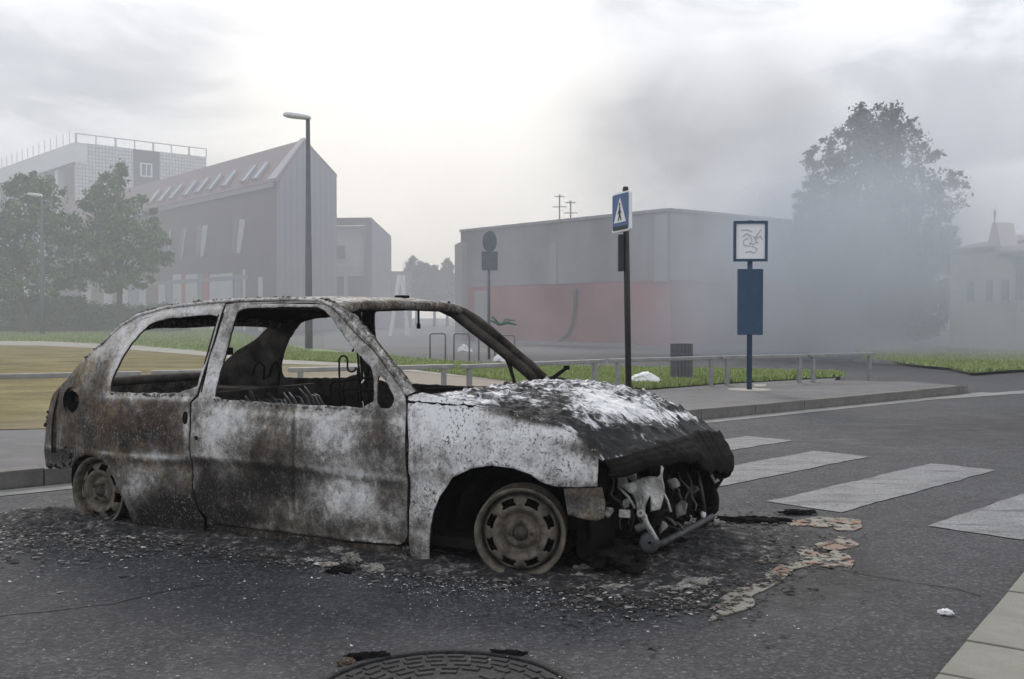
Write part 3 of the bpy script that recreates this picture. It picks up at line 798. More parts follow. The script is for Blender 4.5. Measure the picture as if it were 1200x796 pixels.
# near front seat burnt down: wire loops standing above the door sill
def wire(pts, v, r=.0045, name='spring_wire'):
    P = []
    for (px, py) in pts:
        u, z = unp(px, py, v); P.append((u, v - HR, z))
    bm = bmesh.new(); tube(bm, P, r, 6); return obj(name, bm, M_SOOT, car, True)
def loop(px0, px1, py0, py1, n=2):
    pts = []; wv = (px1 - px0) / n
    for k in range(n):
        x = px0 + k * wv; up = py0 if k % 2 == 0 else py1 - 4
        lo = py1
        pts += [(x, lo if k == 0 else py0 + 6)] if k == 0 else []
        for a in range(9):
            q = math.pi * a / 8
            if k % 2 == 0: pts.append((x + wv / 2 - wv / 2 * math.cos(q), py0 + 6 - 6 * math.sin(q)))
            else: pts.append((x + wv / 2 - wv / 2 * math.cos(q), py0 + 14 + 5 * math.sin(q)))
    return pts
wire([(399, 474), (398, 450), (397.5, 430)] + loop(397.5, 417, 417, 440) + [(419, 432), (420, 472)], .42, .005)
wire([(413, 412), (415, 408), (419, 412), (420, 425), (424, 470)], .5, .006)
wire([(388, 478), (387, 452), (392, 447), (405, 446), (425, 443), (437, 444)], .38, .007)
wire([(388, 460), (410, 456), (440, 458)], .45, .005)
wire([(424, 415), (428, 440), (434, 474)], .6, .006)
wire([(405, 478), (402, 455), (404, 449)], .46, .0045)
wire([(296, 440), (299, 428), (305, 424), (310, 430), (309, 445), (316, 440), (319, 428), (324, 424), (328, 432), (326, 452)], 1.1, .008)
# debris heap on the seats line
def lumps(name, pts, mat, parent, seed, r0=.03, r1=.08, flat=.5):
    bm = bmesh.new(); rnd = random.Random(seed)
    for p in pts:
        rr = rnd.uniform(r0, r1)
        res = bmesh.ops.create_icosphere(bm, subdivisions=2, radius=rr, matrix=Matrix.Translation(p))
        for v in res['verts']:
            dlt = v.co - Vector(p)
            k = 1 + .9 * noise.noise(v.co * (1.0 / rr) + Vector((seed, 0, 0)))
            v.co = Vector(p) + Vector((dlt.x * k, dlt.y * k, dlt.z * k * flat))
    return obj(name, bm, mat, parent)
rl = random.Random(3)
o = lumps('cabin_debris', [(rl.uniform(-2.1, -.8), rl.uniform(-.6, .6), rl.uniform(.2, .42)) for _ in range(60)], M_SOOT2, car, 4, .05, .12); o['kind'] = 'stuff'
# mirror stalk hanging from the header, latch on the pillar
bm = bmesh.new(); tube(bm, [(-1.06, .10, 1.235), (-1.045, .10, 1.20), (-1.045, .10, 1.12)], .006, 6); bx(bm, (-1.045, .10, 1.115), (.014, .02, .03))
obj('mirror_stalk', bm, M_SOOT, car)
uu, zz_ = S(259, 412)
bm = bmesh.new(); bx(bm, (uu, -HR + .15, zz_), (.05, .03, .04), bevel=.008); obj('belt_anchor', bm, M_SOOT, car)
u_, z_ = unp(480, 352, 1.1)
bm = bmesh.new(); bx(bm, (u_ + .01, 1.0 - HR, 1.283), (.07, .06, .022), bevel=.009); obj('roof_stub', bm, M_SOOT, car)
# wiper remains
P = []
for (px, py) in [(640, 450), (652, 440), (664, 431)]:
    u, z = unp(px, py, 1.25); P.append((u, 1.25 - HR, z))
bm = bmesh.new(); tube(bm, P, [.016, .012, .010], 7); bx(bm, P[-1], (.03, .025, .025), bevel=.005); obj('wiper_arm', bm, M_SOOT, car, True)
P = []
for (px, py) in [(495, 457), (530, 455), (571, 454.5)]:
    u, z = unp(px, py, .55); P.append((u, .55 - HR, z))
bm = bmesh.new(); tube(bm, P, .009, 6); obj('wiper_arm', bm, M_SOOT, car, True)

# bonnet
ze = [(-.62, .772), (-.25, .762), (-.1, .744), (.03, .722), (.21, .672), (.376, .605), (.5, .56)]
zc = [(-.62, .785), (-.45, .803), (-.27, .813), (-.1, .812), (.05, .798), (.2, .772), (.35, .738), (.5, .692), (.6, .648), (.68, .59)]
def hood_pt(a, b_):
    s = b_ * 2 - 1; sa = abs(s)
    uc = -.575 + .14 * (1 - s * s); un = .385 + .20 * (1 - sa ** 3.2) + .075 * max(0, min(1, (s - .1) / .7)) 
    u = uc + (un - uc) * a
    half = HR - .03 - inset(min(u, .42), .6) * .8
    y = s * half
    e0, c0_ = itab(ze, u - .10 * 0), itab(zc, u)
    e0 = itab(ze, u if sa > .5 else u)
    k = (1 - sa ** 2.4)
    z = e0 + (c0_ - e0) * k
    z -= .065 * max(0, (a - .74) / .26) ** 1.5
    z += .010 * noise.noise(Vector((u * 4, y * 4, 2)))
    # curled paint flakes
    fl = noise.noise(Vector((u * 16, y * 30, 5))) + .5 * noise.noise(Vector((u * 40, y * 60, 8)))
    z += .020 * max(0, fl) * (1 if a < .85 else .3) + (.012 * max(0, noise.noise(Vector((u * 22, y * 22, 31))) - .15) / .4 if sa < .95 else 0)
    return (u, y, z)
def pal_h(co):
    return .50
grid_mesh('bonnet', hood_pt, 150, 170, M_ASH, pal_h, .05, .35, thick=.012)
# front lip band under the bonnet: charred plastic grille header
def lip(a, b_):
    s = b_ * 2 - 1; sa = abs(s)
    hx, hy, hz = hood_pt(1.0, b_)
    dp = itab([(-1, .05), (-.62, .06), (-.3, .09), (-.05, .17), (.3, .20), (.65, .19), (.84, .23), (1, .26)], s) + .02 * noise.noise(Vector((s * 9, 0, 0))) * a
    z = hz - .004 - a * dp
    u = hx + .085 * math.sin(min(1, a * 1.05) * 1.57) * (1 - .6 * sa ** 6) + .0022 * math.sin(a * 22 + 3 * noise.noise(Vector((s * 3, 0, 4)))) - .05 * max(0, a - .75)
    return (u, hy, z)
grid_mesh('front_lip', lip, 30, 90, M_SOOT3, .12, .1, .3, blobs=False, flip=True)
# radiator, slam panel, headlight bays
bm = bmesh.new()
rq = random.Random(8)
for k in range(26):
    if rq.random() < .3: continue
    bx(bm, (.46 + rq.uniform(-.012, .012), -.2 + k * .027 + rq.uniform(-.006, .006), .33 + rq.uniform(-.05, .04)), (.02, .010, .36 + rq.uniform(-.12, .02)), rz=rq.uniform(-.4, .4))
bx(bm, (.47, .1, .22), (.02, .7, .03)); bx(bm, (.465, .0, .44), (.02, .5, .02))
bx(bm, (.44, .13, .33), (.03, .68, .36))
o = obj('radiator', bm, M_SOOT, car); o['kind'] = 'stuff'
bm = bmesh.new(); bx(bm, (.25, 0, .33), (.04, 1.25, .5)); bx(bm, (.0, 0, .42), (.6, .9, .36)); obj('engine_block', bm, M_SOOT, car)
for side in (-1, 1):
    bm = bmesh.new()
    bx(bm, (.30, side * .60, .47), (.04, .24, .22)); bx(bm, (.36, side * .44, .44), (.14, .015, .28))
    obj('headlight_bay', bm, M_SOOT, car)
# bumper mount remains at the near front corner
side_panel('bumper_end', [(659, 573), (703, 572.5), (707, 590), (706, 608), (698, 611.5), (680, 609), (664, 604)], [], M_BURN, .42, .45, .5, seed=8, off=.025, far=False, thick=.02, dent=.02)
def plate(name, px_pts, v, mat, thick=.012, wob=.03, step=.012, seed=0, holes=()):
    ol = [unp(px, py, v) for (px, py) in px_pts]; hs = [[unp(px, py, v) for (px, py) in h] for h in holes]
    v2, f = cdt_mesh(ol, hs, step)
    vv = [(p.x + wob * .5 * noise.noise(Vector((p.x * 9, p.y * 9, seed + 4))), v - HR + wob * noise.noise(Vector((p.x * 12, p.y * 12, seed))), p.y) for p in v2]
    me = bpy.data.meshes.new(name); me.from_pydata(vv, [], f); me.update()
    o = link_mesh(name, me, mat, car, smooth=True)
    md = o.modifiers.new('thickness', 'SOLIDIFY'); md.thickness = thick; md.offset = 0
    return o
# far front corner: hanging fender end and lamp ring
def wpl(px, py, v):
    u, z = unp(px, py, v); return (u, v - HR, z)
plate('far_wing_remains', [(808, 540), (851, 548), (850, 556), (846, 566), (840, 572), (841, 590), (836, 604), (826, 607), (812, 606), (806, 580)], 1.42, M_SOOT, thick=.05, wob=.06, step=.03, seed=5)
plate('charred_shroud', [(722, 540), (800, 540), (806, 600), (780, 606), (764, 600), (722, 606)], .95, M_SOOT, thick=.03, wob=.10, step=.04, seed=6)
bm = bmesh.new(); tube(bm, [wpl(832, 545, 1.3), wpl(833, 556, 1.3), wpl(838, 566, 1.3), wpl(842, 562, 1.31)], .009, 6); obj('lamp_bracket', bm, M_ALU, car, True)
bm = bmesh.new(); tube(bm, [wpl(817, 552, 1.1), wpl(822, 575, 1.1), wpl(826, 600, 1.1)], .010, 6); obj('grille_strut', bm, M_SEATM, car, True)
bm = bmesh.new(); lathe(bm, [(.0, .02), (.012, .015), (.016, 0), (.012, -.015), (0, -.02)], 12, M=Matrix.Translation(wpl(824, 603, 1.1))); obj('bolt_cap', bm, M_WHITE, car, True)
# crossbar below the bumper with tow eye disc
bm = bmesh.new(); tube(bm, [wpl(772, 638, .42), wpl(800, 624, .75), wpl(835, 605, 1.25)], [.016, .017, .015], 8); obj('bumper_bar', bm, M_SEATM, car, True)
bm = bmesh.new()
dm = Matrix.Translation(wpl(761, 636, .36)) @ Matrix.Rotation(R(28), 4, 'Z')
lathe(bm, [(.008, -.012), (.040, -.012), (.048, -.006), (.048, .006), (.040, .012), (.008, .012)], 26, axis='Y', M=dm)
obj('mount_disc', bm, M_SEATM, car, True)
# melted alloy headlamp bracket
plate('headlamp_bracket', [(719, 545), (723, 546), (733, 561), (738, 567), (745, 563), (762, 558), (772, 559), (777, 555), (776, 545), (779, 548), (778, 570), (775, 585), (773, 597), (765, 599), (763, 580), (758, 592), (757, 600), (760, 604), (762, 612), (765, 622), (769, 634), (765, 633), (757, 618), (753, 606), (746, 600), (745, 590), (742, 580), (733, 572), (724, 569), (721, 558)], .30, M_ALU, seed=3,
      holes=[[(748, 583), (750, 583), (750, 592), (748, 592)], [(753, 582), (755, 582), (755, 590), (753, 590)]])
bm = bmesh.new(); tube(bm, [wpl(724, 570, .30), wpl(736, 582, .30), wpl(744, 596, .31)], .007, 6); obj('bracket_arm', bm, M_ALU, car, True)
bm = bmesh.new(); lathe(bm, [(.006, 0), (.017, -.006), (.02, .006), (.010, .014)], 14, axis='Y', M=Matrix.Translation(wpl(750.5, 602, .27))); obj('bracket_nut', bm, M_ALU, car, True)
bm = bmesh.new(); bx(bm, wpl(732, 602, .22), (.05, .02, .035), bevel=.006); obj('melted_lug', bm, M_ALU, car)
for (a, b_, vv) in (((780, 606), (792, 616), .5), ((792, 612), (801, 622), .6), ((776, 575), (786, 600), .42)):
    bm = bmesh.new(); tube(bm, [wpl(*a, vv), wpl((a[0] + b_[0]) / 2 + 1, (a[1] + b_[1]) / 2 - 1, vv), wpl(*b_, vv)], .007, 6); obj('bent_strut', bm, M_SEATM if vv > .45 else M_ALU, car, True)
# lower shadowed wreckage under the nose
rl = random.Random(9)
o = lumps('collapsed_parts', [(rl.uniform(.05, .5), rl.uniform(-.6, .65), rl.uniform(.03, .12)) for _ in range(90)], M_SOOT, car, 5, .02, .06); o['kind'] = 'stuff'

# loose wiring, hoses and torn tabs hanging in the open nose
rw = random.Random(21)
for q in range(22):
    x0 = rw.uniform(712, 830); y0 = rw.uniform(545, 585); vv = .25 + (x0 - 712) / 118 * .95 + rw.uniform(-.05, .05)
    P = [wpl(x0, y0, vv)]
    for j in range(5):
        x0 += rw.uniform(-7, 7); y0 += rw.uniform(4, 11); P.append(wpl(x0, min(y0, 634), vv + rw.uniform(-.03, .03)))
    bm = bmesh.new(); tube(bm, P, rw.choice([.003, .004, .007]), 5)
    obj('hanging_wire', bm, rw.choice([M_SOOT2, M_SEATM, M_SEATM, M_SCRAPN]), car, True)
for q, (px, py, vv, sz) in enumerate(((742, 556, .28, 9), (768, 590, .34, 8), (786, 566, .5, 8), (731, 590, .24, 7), (798, 596, .7, 8), (752, 618, .32, 7), (716, 600, .2, 7), (812, 574, .9, 7), (776, 618, .45, 6))):
    pg = [(px + sz * rw.uniform(.5, 1.3) * math.cos(a), py + sz * rw.uniform(.5, 1.4) * math.sin(a)) for a in [2 * math.pi * k / 7 for k in range(7)]]
    plate('torn_tab', pg, vv, M_SCRAPN if q % 2 else M_ALU2, thick=.006, wob=.05, step=.02, seed=40 + q)
# melted trim along the tail and flakes along the roof edge
rt = random.Random(5)
def edge_lumps(name, path, n, r0, r1, mat, seed, jit=.012):
    pts = []
    for _ in range(n):
        i = rt.randrange(len(path) - 1); k_ = rt.random(); x = path[i][0] + (path[i + 1][0] - path[i][0]) * k_; y = path[i][1] + (path[i + 1][1] - path[i][1]) * k_
        u, z = S(x, y); pts.append((u + rt.uniform(-jit, jit), inset(u, z) - HR + rt.uniform(-.004, .01), z + rt.uniform(-jit, jit)))
    o = lumps(name, pts, mat, car, seed, r0, r1, .7); o['kind'] = 'stuff'
edge_lumps('melted_trim', [(53, 500), (55, 486), (60, 470)], 9, .004, .012, M_SOOT2, 3, .006)
edge_lumps('melted_trim', [(54, 524), (84, 527), (84, 546), (56, 546)], 45, .004, .011, M_SOOT, 4, .014)
edge_lumps('blistered_edge', [(100, 420), (118, 404), (143, 380), (163, 367), (196, 358), (240, 352.5), (330, 349), (386, 352), (416, 371), (461, 425), (481, 451)], 230, .004, .010, M_SCRAPN, 6, .006)
edge_lumps('blistered_edge', [(130, 461), (180, 463), (228, 463)], 60, .004, .010, M_SCRAPN, 7, .006)
edge_lumps('blistered_edge', [(251, 469), (300, 473), (376, 478), (438, 481)], 110, .004, .010, M_SCRAPN, 8, .007)
# handle recess, keyhole, scorched strip
u, z = S(217, 490)
bm = bmesh.new(); lathe(bm, [(.0, -.006), (.012, -.006), (.014, 0)], 18, axis='Y', M=Matrix.Translation((u, -HR + inset(u, z) + .001, z)) @ Matrix.Diagonal((1.3, 1, 2.6, 1)))
obj('handle_recess', bm, M_SOOT, car, True)
u, z = S(230, 513.4)
bm = bmesh.new(); lathe(bm, [(.0, -.003), (.011, -.003), (.013, .004)], 14, axis='Y', M=Matrix.Translation((u, -HR + inset(u, z), z))); obj('keyhole', bm, M_SOOT, car, True)
# filler cup behind the open hole
u, z = S(84, 470.7)
bm = bmesh.new(); lathe(bm, [(.085, .01), (.08, .10), (.001, .10)], 20, axis='Y', M=Matrix.Translation((u, -HR + inset(u, z), z))); obj('filler_cup', bm, M_SOOT, car, True)

# wheels: pressed steel discs with eight slots
def make_wheel():
    bm = bmesh.new(); NA = 128
    rad = [(.030, -.012), (.036, -.030), (.060, -.032), (.068, -.016), (.076, -.006), (.086, -.012), (.096, -.030), (.110, -.038), (.122, -.038), (.134, -.036), (.146, -.030), (.156, -.018), (.163, -.002), (.168, .014), (.174, .024)]
    rings = []
    for (r_, h) in rad:
        rings.append([bm.verts.new((r_ * math.cos(2 * math.pi * k / NA), h + .002 * noise.noise(Vector((r_ * 30, k * .3, 1))), r_ * math.sin(2 * math.pi * k / NA))) for k in range(NA)])
    for i in range(len(rad) - 1):
        rm = (rad[i][0] + rad[i + 1][0]) / 2
        for k in range(NA):
            a = ((k + .5) / NA * 8) % 1.0
            half = .30 if rm < .14 else .25
            if .121 < rm < .158 and abs(a - .5) < half: continue
            bm.faces.new((rings[i][k], rings[i + 1][k], rings[i + 1][(k + 1) % NA], rings[i][(k + 1) % NA]))
    disc = obj('wheel', bm, M_WHEEL, None, True)
    md = disc.modifiers.new('thickness', 'SOLIDIFY'); md.thickness = .005
    bm = bmesh.new()
    lathe(bm, [(.174, .020), (.177, -.030), (.181, -.044), (.188, -.050), (.196, -.054), (.200, -.049), (.198, -.040), (.190, -.036), (.184, -.028), (.180, .0), (.170, .05), (.170, .09), (.185, .10), (.199, .104), (.199, .110), (.180, .112), (.162, .10), (.168, .03), (.174, .020)], 64, axis='Y')
    rim = obj('rim', bm, M_WHEEL, disc, True)
    bm = bmesh.new(); lathe(bm, [(.0, -.052), (.012, -.052), (.015, -.046), (.024, -.044), (.028, -.030), (.036, -.026), (.036, .03)], 24, axis='Y')
    hub = obj('hub', bm, M_SOOT2, disc, True)
    bm = bmesh.new(); lathe(bm, [(.0, .045), (.10, .045), (.135, .05), (.14, .08), (.0, .09)], 32, axis='Y'); obj('brake_drum', bm, M_SOOT, disc, True)
    bm = bmesh.new(); lathe(bm, [(0, -.046), (.007, -.046), (.009, -.036), (.009, -.02)], 8, axis='Y', M=Matrix.Translation((.05, 0, 0)))
    b0 = obj('wheel_bolt', bm, M_SOOT2, disc, True)
    for k in range(1, 4): share(b0, disc, rot=(0, k * math.pi / 2, 0))
    return disc
wh = make_wheel()
wheels = [(0, -1, R(20), .0), (0, 1, R(20), 0), (-2.62, -1, 0, .6), (-2.62, 1, 0, .3)]
for i, (u0, side, st, rot) in enumerate(wheels):
    o = wh if i == 0 else copy_tree(wh)
    o.parent = car
    o.location = (u0 - (.03 if u0 else 0), side * (HR - (.11 if u0 else .075)), .178 if u0 else .193)
    o.rotation_euler = (0, rot, st if side < 0 else st + math.pi)
    o.scale = (1.04, 1.04, 1.04) if u0 == 0 else (1, 1, 1)

# ================================================================ DEBRIS ROUND THE CAR
def ash_field(name, n, sampler, mat, smin, smax, seed, up=.28):
    r_ = np.random.default_rng(seed)
    V = np.empty((n * 4, 3), np.float32); F = np.empty((n, 4), np.int64)
    tris = []
    k = 0
    verts = []; faces = []
    for i in range(n):
        x, y = sampler(r_)
        s = r_.uniform(smin, smax) * (1 if r_.random() < .93 else 2.2); a = r_.uniform(0, 6.28)
        z0 = .004 + r_.uniform(0, .006)
        b0 = len(verts)
        m_ = r_.integers(3, 6)
        top = (x + r_.normal() * s * .2, y + r_.normal() * s * .2, z0 + s * up * r_.uniform(.2, 1.1))
        for q in range(m_):
            aa = a + 6.28 * q / m_; rr = s * r_.uniform(.5, 1.1)
            verts.append((x + rr * math.cos(aa), y + rr * math.sin(aa) * r_.uniform(.5, 1), z0 + s * up * r_.uniform(-.2, .25)))
        verts.append(top)
        for q in range(m_): faces.append((b0 + q, b0 + (q + 1) % m_, b0 + m_))
    me = bpy.data.meshes.new(name); me.from_pydata(verts, [], faces); me.update()
    o = link_mesh(name, me, mat); return o
def car_xy(u, v): p = CAR_C + FW * u + LT * v; return p.x, p.y
def s_near(r_):     # strip along the near side
    u = r_.uniform(-3.4, .9); v = -HR + r_.normal() * .14 - .05 + (.08 if u > 0 else 0)
    return car_xy(u, v)
def s_wide(r_):
    u = r_.uniform(-3.6, 1.3); v = -HR - abs(r_.normal()) * .5
    return car_xy(u, v)
def s_front(r_):
    u = .52 + r_.normal() * .26; v = r_.normal() * .48 - .1
    return car_xy(u, v)
def s_left(r_):
    p = G(r_.uniform(-30, 170), 600 + abs(r_.normal()) * 22 + 8); return p.x, p.y
def ash_mat(name, stops):
    m, nt, b = new_mat(name)
    g = nt.nodes.new('ShaderNodeNewGeometry')
    L(nt, ramp(nt, g.outputs['Random Per Island'], stops), b.inputs['Base Color']); b.inputs['Roughness'].default_value = .85
    return m
M_ASHD = ash_mat('char_and_ash', [(0, (.010, .009, .009)), (.45, (.025, .023, .021)), (.75, (.09, .085, .078)), (.93, (.20, .19, .175)), (1, (.42, .42, .41))])
M_CHAR = ash_mat('charred_bits', [(0, (.006, .006, .006)), (.7, (.022, .020, .018)), (.92, (.08, .07, .06)), (1, (.22, .20, .18))])
M_GLASS = ash_mat('glass_crumbs', [(0, (.05, .052, .055)), (.6, (.15, .155, .16)), (.9, (.32, .33, .34)), (1, (.6, .61, .62))])
tag(ash_field('ash_debris', 9000, s_near, M_ASHD, .003, .015, 1), 'grey ash and charred flakes heaped along the side of the burnt car', 'ash debris', kind='stuff')
tag(ash_field('charred_debris', 9000, s_front, M_CHAR, .004, .020, 2), 'black charred bits piled under and before the car nose', 'charred debris', kind='stuff')
tag(ash_field('ash_debris', 3800, s_left, M_ASHD, .004, .018, 3), 'ash and rubble spread behind the rear wheel at the left edge', 'ash debris', kind='stuff')
def s_glass(r_):
    if r_.random() < .55: return s_wide(r_)
    if r_.random() < .5:
        return car_xy(.0 + r_.normal() * .45, -HR - .28 + r_.normal() * .10)
    p = G(r_.uniform(0, 700), r_.uniform(640, 800)); return p.x, p.y
tag(ash_field('glass_crumbs', 3400, s_glass, M_GLASS, .0015, .0052, 4, .8), 'tiny pale glass crumbs strewn on the asphalt before the car', 'broken glass', kind='stuff')
# heaped ash bed
def bed(name, cu, cv, ru, rv, h, mat, seed, n=90):
    v = []; f = []
    for i in range(n + 1):
        for j in range(n + 1):
            a = -1 + 2 * i / n; b_ = -1 + 2 * j / n
            x, y = car_xy(cu + a * ru, cv + b_ * rv)
            rr = math.sqrt(a * a + b_ * b_) + .35 * noise.noise(Vector((x * 3, y * 3, seed)))
            e = max(0, 1 - rr) ** .6
            z = -.012 + h * e * (.55 + .6 * noise.noise(Vector((x * 9, y * 9, seed))) + .35 * noise.noise(Vector((x * 28, y * 28, seed)))) + (.012 if rr < .92 else 0)
            v.append((x, y, z))
    for i in range(n):
        for j in range(n):
            q = i * (n + 1) + j; f.append((q, q + n + 1, q + n + 2, q + 1))
    return pydata(name, v, f, mat, None)
def bed_mat():
    m, nt, b = new_mat('ash_bed')
    t = nt.nodes.new('ShaderNodeTexCoord').outputs['Object']
    a = noise_n(nt, t, 22, 7, .75, .4); q = noise_n(nt, t, 4, 5, .6)
    v = math_n(nt, 'ADD', math_n(nt, 'MULTIPLY', a, .7), math_n(nt, 'MULTIPLY', q, .3))
    c = ramp(nt, v, [(.42, (.005, .005, .005)), (.49, (.015, .0145, .014)), (.56, (.065, .062, .060)), (.64, (.30, .295, .285))])
    L(nt, c, b.inputs['Base Color']); b.inputs['Roughness'].default_value = .9
    bp = nt.nodes.new('ShaderNodeBump'); bp.inputs['Strength'].default_value = 1; bp.inputs['Distance'].default_value = .015
    L(nt, a, bp.inputs['Height']); L(nt, bp.outputs[0], b.inputs['Normal']); return m
M_BED = bed_mat()
tag(bed('ash_bed', -1.3, -HR + .12, 2.1, .32, .05, M_BED, 2), 'low ridge of ash lying along the foot of the car door', 'ash heap', kind='stuff')
tag(bed('ash_bed', .55, -.05, .48, .85, .045, M_BED, 6), 'black crumbly heap of burnt plastic in front of the car', 'ash heap', kind='stuff')
tag(bed('ash_bed', -2.75, -HR + .05, .62, .38, .06, M_BED, 8), 'ash heap round the rear wheel of the burnt car', 'ash heap', kind='stuff')
# tan melted residue round the scorched patch
def resid_mat():
    m, nt, b = new_mat('melted_plastic_residue')
    t = nt.nodes.new('ShaderNodeTexCoord').outputs['Object']
    a = noise_n(nt, t, 7, 5, .6); q = noise_n(nt, t, 45, 5, .7)
    c = mixc(nt, ramp(nt, a, [(.5, 0.0), (.62, 1.0)]), (.17, .16, .135), (.17, .095, .06))
    c = mixc(nt, ramp(nt, q, [(.34, .6), (.46, 0.0)]), c, (.12, .11, .10))
    L(nt, c, b.inputs['Base Color']); b.inputs['Roughness'].default_value = .75
    L(nt, ramp(nt, noise_n(nt, t, 16, 8, .75), [(.45, 0.0), (.50, 1.0)]), b.inputs['Alpha']); return m
M_RES = resid_mat()
def residue(pts, label, seed):
    P = [G(*p) for p in pts]
    o = sheet('melted_residue', P, .0065, M_RES, kind=None, rag=.08, step=.010, seed=seed)
    md = o.modifiers.new('thickness', 'SOLIDIFY'); md.thickness = .004; md.offset = -1
    return tag(o, label, 'melted plastic')
residue([(822, 729), (842, 716), (835, 712), (838, 706), (858, 690), (893, 677), (897, 672), (915, 663), (935, 655), (950, 650), (938, 646), (958, 640), (975, 645), (985, 650), (1005, 660), (995, 668), (975, 666), (950, 662), (925, 668), (905, 684), (895, 695), (872, 712), (856, 722), (838, 727)], 'long tan crust of melted plastic bordering the black scorch mark', 1)
residue([(925, 611), (950, 608), (975, 608), (1000, 610), (1012, 619), (1003, 625), (985, 625), (975, 620), (945, 618), (925, 618)], 'pinkish tan crust at the far tip of the scorch mark, nearest the crossing', 2)
residue([(950, 645), (962, 637), (985, 630), (1010, 632), (1003, 640), (985, 645), (968, 648)], 'small pale crust between the two larger ones by the scorch mark', 3)
residue([(866, 669), (880, 662), (900, 652), (912, 648), (915, 651), (898, 660), (880, 669)], 'narrow pale streak of melted plastic inside the scorched patch', 4)
# larger loose pieces
def scrap(px, py, s, mat, label, cat, seed, flat=.35, z=0.0, rz=0.0, stretch=(1, 1)):
    p = G(px, py); bm = bmesh.new()
    r0 = bmesh.ops.create_icosphere(bm, subdivisions=4, radius=1.0)
    for v in r0['verts']:
        c_ = v.co.copy()
        k = 1 + .55 * noise.noise(c_ * 1.6 + Vector((seed, 0, 0))) + .35 * noise.noise(c_ * 4 + Vector((seed, 5, 0)))
        v.co = Vector((c_.x * k * s * stretch[0], c_.y * k * s * stretch[1], (c_.z * k * flat + .25 * noise.noise(c_ * 3 + Vector((0, seed, 0)))) * s))
    zmin = min(v.co.z for v in bm.verts)
    o = obj('scrap', bm, mat, None); o.location = (p.x, p.y, -zmin * .75); o.rotation_euler = (0, 0, rz)
    return tag(o, label, cat)
M_SCR1 = simple('crumpled_tan_scrap', (.24, .205, .175), .8, 0, .6, 30, .6, 60)
M_SCR2 = simple('grey_crumpled_scrap', (.17, .165, .15), .8, 0, .7, 30, .8, 60)
scrap(385, 664, .03, M_SCR1, 'pinkish flattened scrap on the asphalt below the car door', 'scrap', 1, .3, stretch=(1.5, .7))
scrap(412, 662, .038, M_SCR2, 'crumpled grey scrap standing up beside the pinkish one below the door', 'scrap', 2, .8)
scrap(436, 670, .035, M_SCR2, 'crumpled ash lump before the front wing, right of the crumpled grey scrap', 'scrap', 3, .5, stretch=(1.6, .8))
scrap(398, 672, .035, M_SOOT, 'black curled flake under the crumpled grey scrap', 'scrap', 4, .4, stretch=(1.5, .7))
scrap(815, 686, .05, M_SCR2, 'pale grey shard lying in the black scorch by the tan crust', 'scrap', 5, .25, stretch=(1.5, .5), rz=.4)
scrap(795, 692, .035, M_SCR2, 'thin grey shard just left of the pale one in the scorch', 'scrap', 6, .3, stretch=(2.6, .5), rz=.15)
scrap(1108, 721, .018, M_WHITE, 'small white crumb on the road near the kerb slabs', 'scrap', 7, .6, stretch=(1.3, .8))
scrap(830, 617, .05, M_SCR2, 'grey scrap on the black heap by the crossbar end', 'scrap', 8, .4, stretch=(1.4, .6))
scrap(935, 603, .05, M_SOOT, 'black flake near the crossing stripe left end', 'scrap', 9, .25, stretch=(2.0, .5))
scrap(880, 612, .07, M_SOOT, 'long black charred strip between car nose and crossing', 'scrap', 10, .2, stretch=(2.6, .5), rz=-.1)
scrap(725, 690, .035, M_SCR2, 'flat grey ash cake below the front wheel right side', 'scrap', 11, .2, stretch=(2.2, .6))
scrap(690, 668, .035, M_SCR2, 'ragged ash ridge at the right foot of the front wheel', 'scrap', 12, .35, stretch=(2.0, .5), rz=.2)

# manhole cover
M_IRON = simple('cast_iron', (.013, .013, .0135), .75, .1, .85, 45, .8, 70)
mc = G(530, 763); MR = .43
mh = empty('manhole_cover', (mc.x, mc.y - MR, 0)); tag(mh, 'round cast iron manhole cover with rings of raised blocks', 'manhole cover')
bm = bmesh.new(); lathe(bm, [(MR - .030, .001), (MR - .030, .0085), (MR, .0085), (MR + .006, .001)], 72); obj('frame_ring', bm, M_IRON, mh, True)
bm = bmesh.new(); lathe(bm, [(0.0005, .0065), (MR - .055, .0065), (MR - .055, .0)], 72); obj('lid', bm, M_IRON, mh)
for ri, rr in enumerate([MR - .075, MR - .115, MR - .155, MR - .195, MR - .235]):
    nb = max(8, int(2 * math.pi * rr / .075)); bm = bmesh.new()
    half = math.pi / nb * .72; pts = []
    for k in range(5):
        a = -half + 2 * half * k / 4; pts.append((a, rr))
    lo = [bm.verts.new(((r2) * math.cos(a), (r2) * math.sin(a), z)) for (a, _) in pts for (r2, z) in ((rr - .013, .006), (rr - .010, .0115), (rr + .010, .0115), (rr + .013, .006))]
    for k in range(4):
        for j in range(3): bm.faces.new((lo[k * 4 + j], lo[k * 4 + j + 1], lo[k * 4 + 5 + j], lo[k * 4 + 4 + j]))
    bm.faces.new(lo[0:4][::-1]); bm.faces.new(lo[16:20])
    b0 = obj('tread_block', bm, M_IRON, mh)
    for k in range(1, nb): share(b0, mh, rot=(0, 0, 2 * math.pi * (k + random.uniform(-.08, .08)) / nb + ri * .3))
scrap(430, 773, .035, M_SOOT, 'black charred scrap on the left rim of the manhole cover', 'scrap', 21, .3, stretch=(2.0, .5), rz=.3)
scrap(598, 769, .03, M_SOOT, 'black curled strip on the right rim of the manhole cover', 'scrap', 22, .3, stretch=(2.0, .4), rz=-.3)
scrap(406, 779, .025, simple('rust_scrap', (.06, .042, .03), .85, 0, .5, 30, .5, 60), 'rusty brown crumb at the far left of the manhole rim', 'scrap', 23, .4)

# ================================================================ STREET FURNITURE
Z_P = .12
